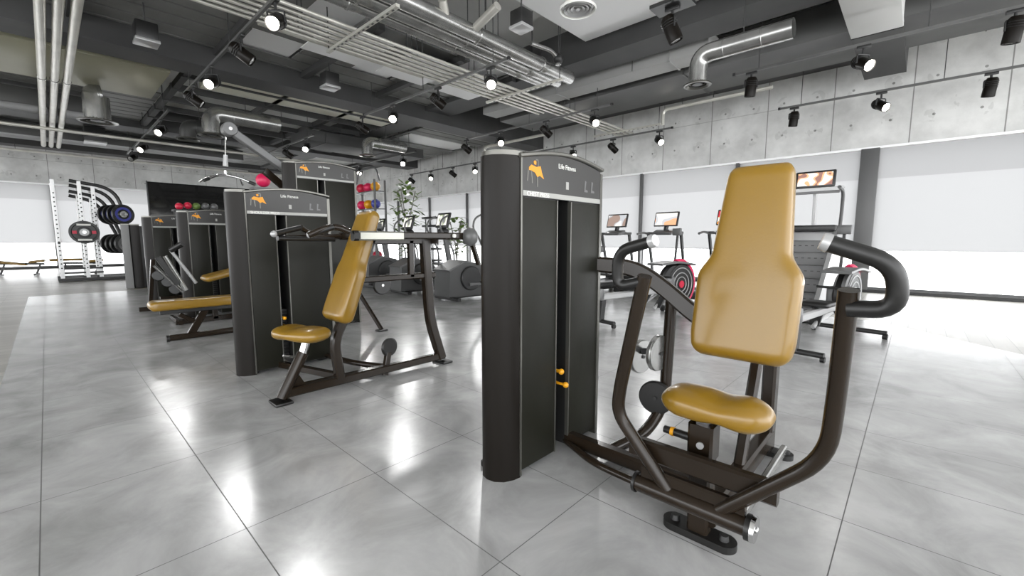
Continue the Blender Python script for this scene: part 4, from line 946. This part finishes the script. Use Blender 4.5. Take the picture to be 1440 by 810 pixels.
# medicine balls/red tops behind the two dark towers
for i, (px, py, m_, cn) in enumerate(((252, 290, red_m, 'red exercise ball left of the others on the shelf above the dark towers'), (264, 289, red_m, 'red exercise ball second from left on the shelf above the dark towers'), (276, 290, green_m, 'olive exercise ball on the shelf above the dark towers'), (289, 290, mid_m, 'grey exercise ball on the shelf above the dark towers'), (301, 291, mid_m, 'grey exercise ball at the right end of the shelf above the dark towers'))):
    p = aY(px, py, 13.0); o = MB().ball(p, .084, (1.0, 1, 1.0)).build('exercise_ball', m_, loc=p); tag(o, cn, 'ball', 'balls on the low shelf')
p, q = aY(246, 294, 13.0), aY(308, 294, 13.0)
t = thing('ball_shelf', 'dark shelf frame behind the two farther towers, carrying a row of balls', 'shelf', (p.x, 13, 0))
zt_ = aY(270, 290, 13.0).z-.095
MB().bb((p.x-.05, 12.85, zt_-.04), (q.x+.1, 13.15, zt_), bev=.005).build('shelf', dark_m, t)
for x in (p.x, q.x+.05): MB().bb((x-.025, 12.98, 0), (x+.025, 13.02, zt_)).build('upright', dark_m, t)
p = aY(375, 257, 9.4); t = thing('wall_rack_post', 'slim grey post with a shelf behind the pulldown tower boom', 'rack', (p.x, 9.4, 0)); MB().bb((p.x-.25, 9.3, 0), (p.x-.21, 9.5, p.z-.12)).build('upright', mid_m, t); MB().bb((p.x+.21, 9.3, 0), (p.x+.25, 9.5, p.z-.12)).build('upright', mid_m, t)
MB().bb((p.x-.27, 9.25, p.z-.15), (p.x+.27, 9.55, p.z-.11)).build('shelf', mid_m, t)
o = MB().ball((p.x-.06, 9.4, p.z+.04), .13).build('exercise_ball', magenta_m, loc=(p.x-.06, 9.4, p.z+.04)); tag(o, 'pink ball just above the shoulder press tower, under the boom', 'ball')

# ------------------------------------------------------------------ squat rack, plates, benches at the far left
RX, RY = .25, 18.6
t = thing('squat_rack', 'white and black power rack with curved top bars at the far left window', 'power rack', (RX, RY, 0))
for dx, dy in ((0, 0), (0, 1.3), (.55, 0), (.55, 1.3), (.85, .1), (.85, 1.2)):
    u = MB().bar([(RX+dx, RY+dy, .06), (RX+dx, RY+dy, 3.0)], .10, .09, up=(1, 0, 0)).build('upright', wframe, t)
    mb = MB()
    for k in range(18): mb.cyl((RX+dx, RY+dy-.052, .4+.13*k), (RX+dx, RY+dy-.047, .4+.13*k), .02, n=8)
    mb.build('peg_holes', black_m, u)
for dy in (0, .4, .9, 1.3):
    MB().tube([(RX+.35, RY+dy, 3.0-.35*dy/1.3), (RX+1.35-.3*dy, RY+dy, 2.85-.35*dy/1.3), (RX+1.6-.2*dy, RY+dy, 1.6), (RX+1.8, RY+dy, .06)], .05, .45, n=12).build('curved_brace', dark_m, t)
for z in (2.95, 2.6): MB().bar([(RX, RY, z), (RX, RY+1.3, z)], .07, .07).build('cross_member', dark_m, t)
for dy in (-.02, .35, .9, 1.3): MB().bar([(RX-.1, RY+dy, .05), (RX+1.85, RY+dy, .05)], .09, .09).build('base_rail', dark_m, t)
for z in (.25, .38): MB().bar([(RX-.05, RY, z), (RX+.9, RY, z)], .05, .05).build('lower_rail', dark_m, t)
for x in (.0, .55): MB().tube([(RX+x, RY-.12, 1.15), (RX+x, RY+.05, 1.15)], .03).build('bar_hook', dark_m, t)
MB().tube([(RX+.55, RY-.35, 1.47), (RX+.55, RY, 1.47)], .046).build('plate_peg', chrome, t)

for z in (1.12, 2.02):
    MB().bar([(RX+.85, RY+.05, z), (RX+1.7, RY+.05, z)], .05, .06).build('peg_bar', dark_m, t)
    MB().tube([(RX+1.06, RY+.05, z), (RX+1.06+.42*1.0, RY+.05-.9*1.0, z)], .046).build('plate_peg', chrome, t)
def plate(lb, c, r, col, text=False, ax=(0, 1, 0)):
    t = thing('weight_plate', lb, 'weight plate', c, 'weight plates on the power rack')
    b = MB().lathe([(.05, -.03), (r*.42, -.03), (r*.48, -.015), (r*.78, -.015), (r*.84, -.035), (r*.97, -.035), (r, -.02), (r, .02), (r*.97, .035), (.05, .03), (.05, -.03)], c, ax, 40).build('plate_disc', dark_m, t)
    x, y, z = c
    MB().lathe([(.047, -.04), (r*.3, -.04), (r*.32, -.03), (.047, -.03)], c, ax, 30).build('hub_ring', light_m, b)
    if not text:
        MB().lathe([(r*.50, -.019), (r*.72, -.019), (r*.72, -.014), (r*.50, -.014)], c, ax, 30).build('colour_ring', col, b); return
    for s in (-1, 1):
        MB().bb((x+s*r*.62-r*.14, y-.036, z-r*.13), (x+s*r*.62+r*.14, y-.03, z+r*.13)).build('colour_mark', col, b)
    if text:
        for s in (-1, 1): MB().bb((x-r*.45, y-.037, z+s*r*.66-r*.08), (x+r*.45, y-.03, z+s*r*.66+r*.08)).build('white_mark', white_m, b)
plate('large black weight plate with red marks on the front of the white rack', (RX+.55, RY-.28, 1.47), .34, red_m, True)
for i, (z, y) in enumerate(((2.02, -.15), (2.02, -.40), (2.02, -.62), (2.02, -.85), (1.12, -.15), (1.12, -.40), (1.12, -.62), (1.12, -.85))):
    plate('black plate on the %s row of rack pegs, %s from the front' % (['upper', 'lower'][i//4], ['fourth', 'third', 'second', 'first'][i % 4]), (RX+1.06+.42*(.2+.22*(i % 4)), RY+.05-.9*(.2+.22*(i % 4)), z), .30, blue_m if i < 4 else mid_m, ax=(-.42, .9, 0))
def adj_bench(lb, x, y, rz, up=.35):
    t = thing('weight_bench', lb, 'bench', (x, y, 0), rz=rz, local=True)
    MB().pad((-.9, 0, .55), (1, 0, .0-up*.3), (0, 1, 0), (up*.3, 0, 1), .95, lambda u: .15, lambda u: .045).build('back_pad', mustard, t)
    MB().pad((.08, 0, .47), (1, 0, .12), (0, 1, 0), (-.12, 0, 1), .4, lambda u: .15, lambda u: .045).build('seat_pad', mustard, t)
    MB().bar([(-.7, 0, .44), (.45, 0, .40)], .06, .07).build('frame_beam', dark_m, t)
    for x_ in (-.5, .35):
        MB().bar([(x_, 0, .40), (x_-.12, 0, .05)], .05, .05).build('leg', dark_m, t); MB().bar([(x_-.12, -.25, .04), (x_-.12, .25, .04)], .06, .06).build('foot_bar', dark_m, t)
adj_bench('adjustable bench with yellow pads left of the white rack by the window', -.55, 22.6, R(-10), .6)
adj_bench('second yellow bench standing behind the uprights of the white rack', .9, 21.8, R(0), 0)
t = thing('kettlebell_stand', 'dark A-frame stand with a red and yellow load between the grey post and dark tower', 'stand', (2.1, 15.9, 0))
MB().bar([(1.95, 15.9, 0), (2.15, 15.9, 1.25)], .05, .05).build('leg', dark_m, t); MB().bar([(2.45, 15.9, 0), (2.15, 15.9, 1.25)], .05, .05).build('leg', dark_m, t); MB().bar([(1.95, 15.9, .45), (2.45, 15.9, .45)], .05, .05).build('crossbar', red_m, t)
MB().ball((2.2, 15.9, .62), .14).build('bag', green_m, t)
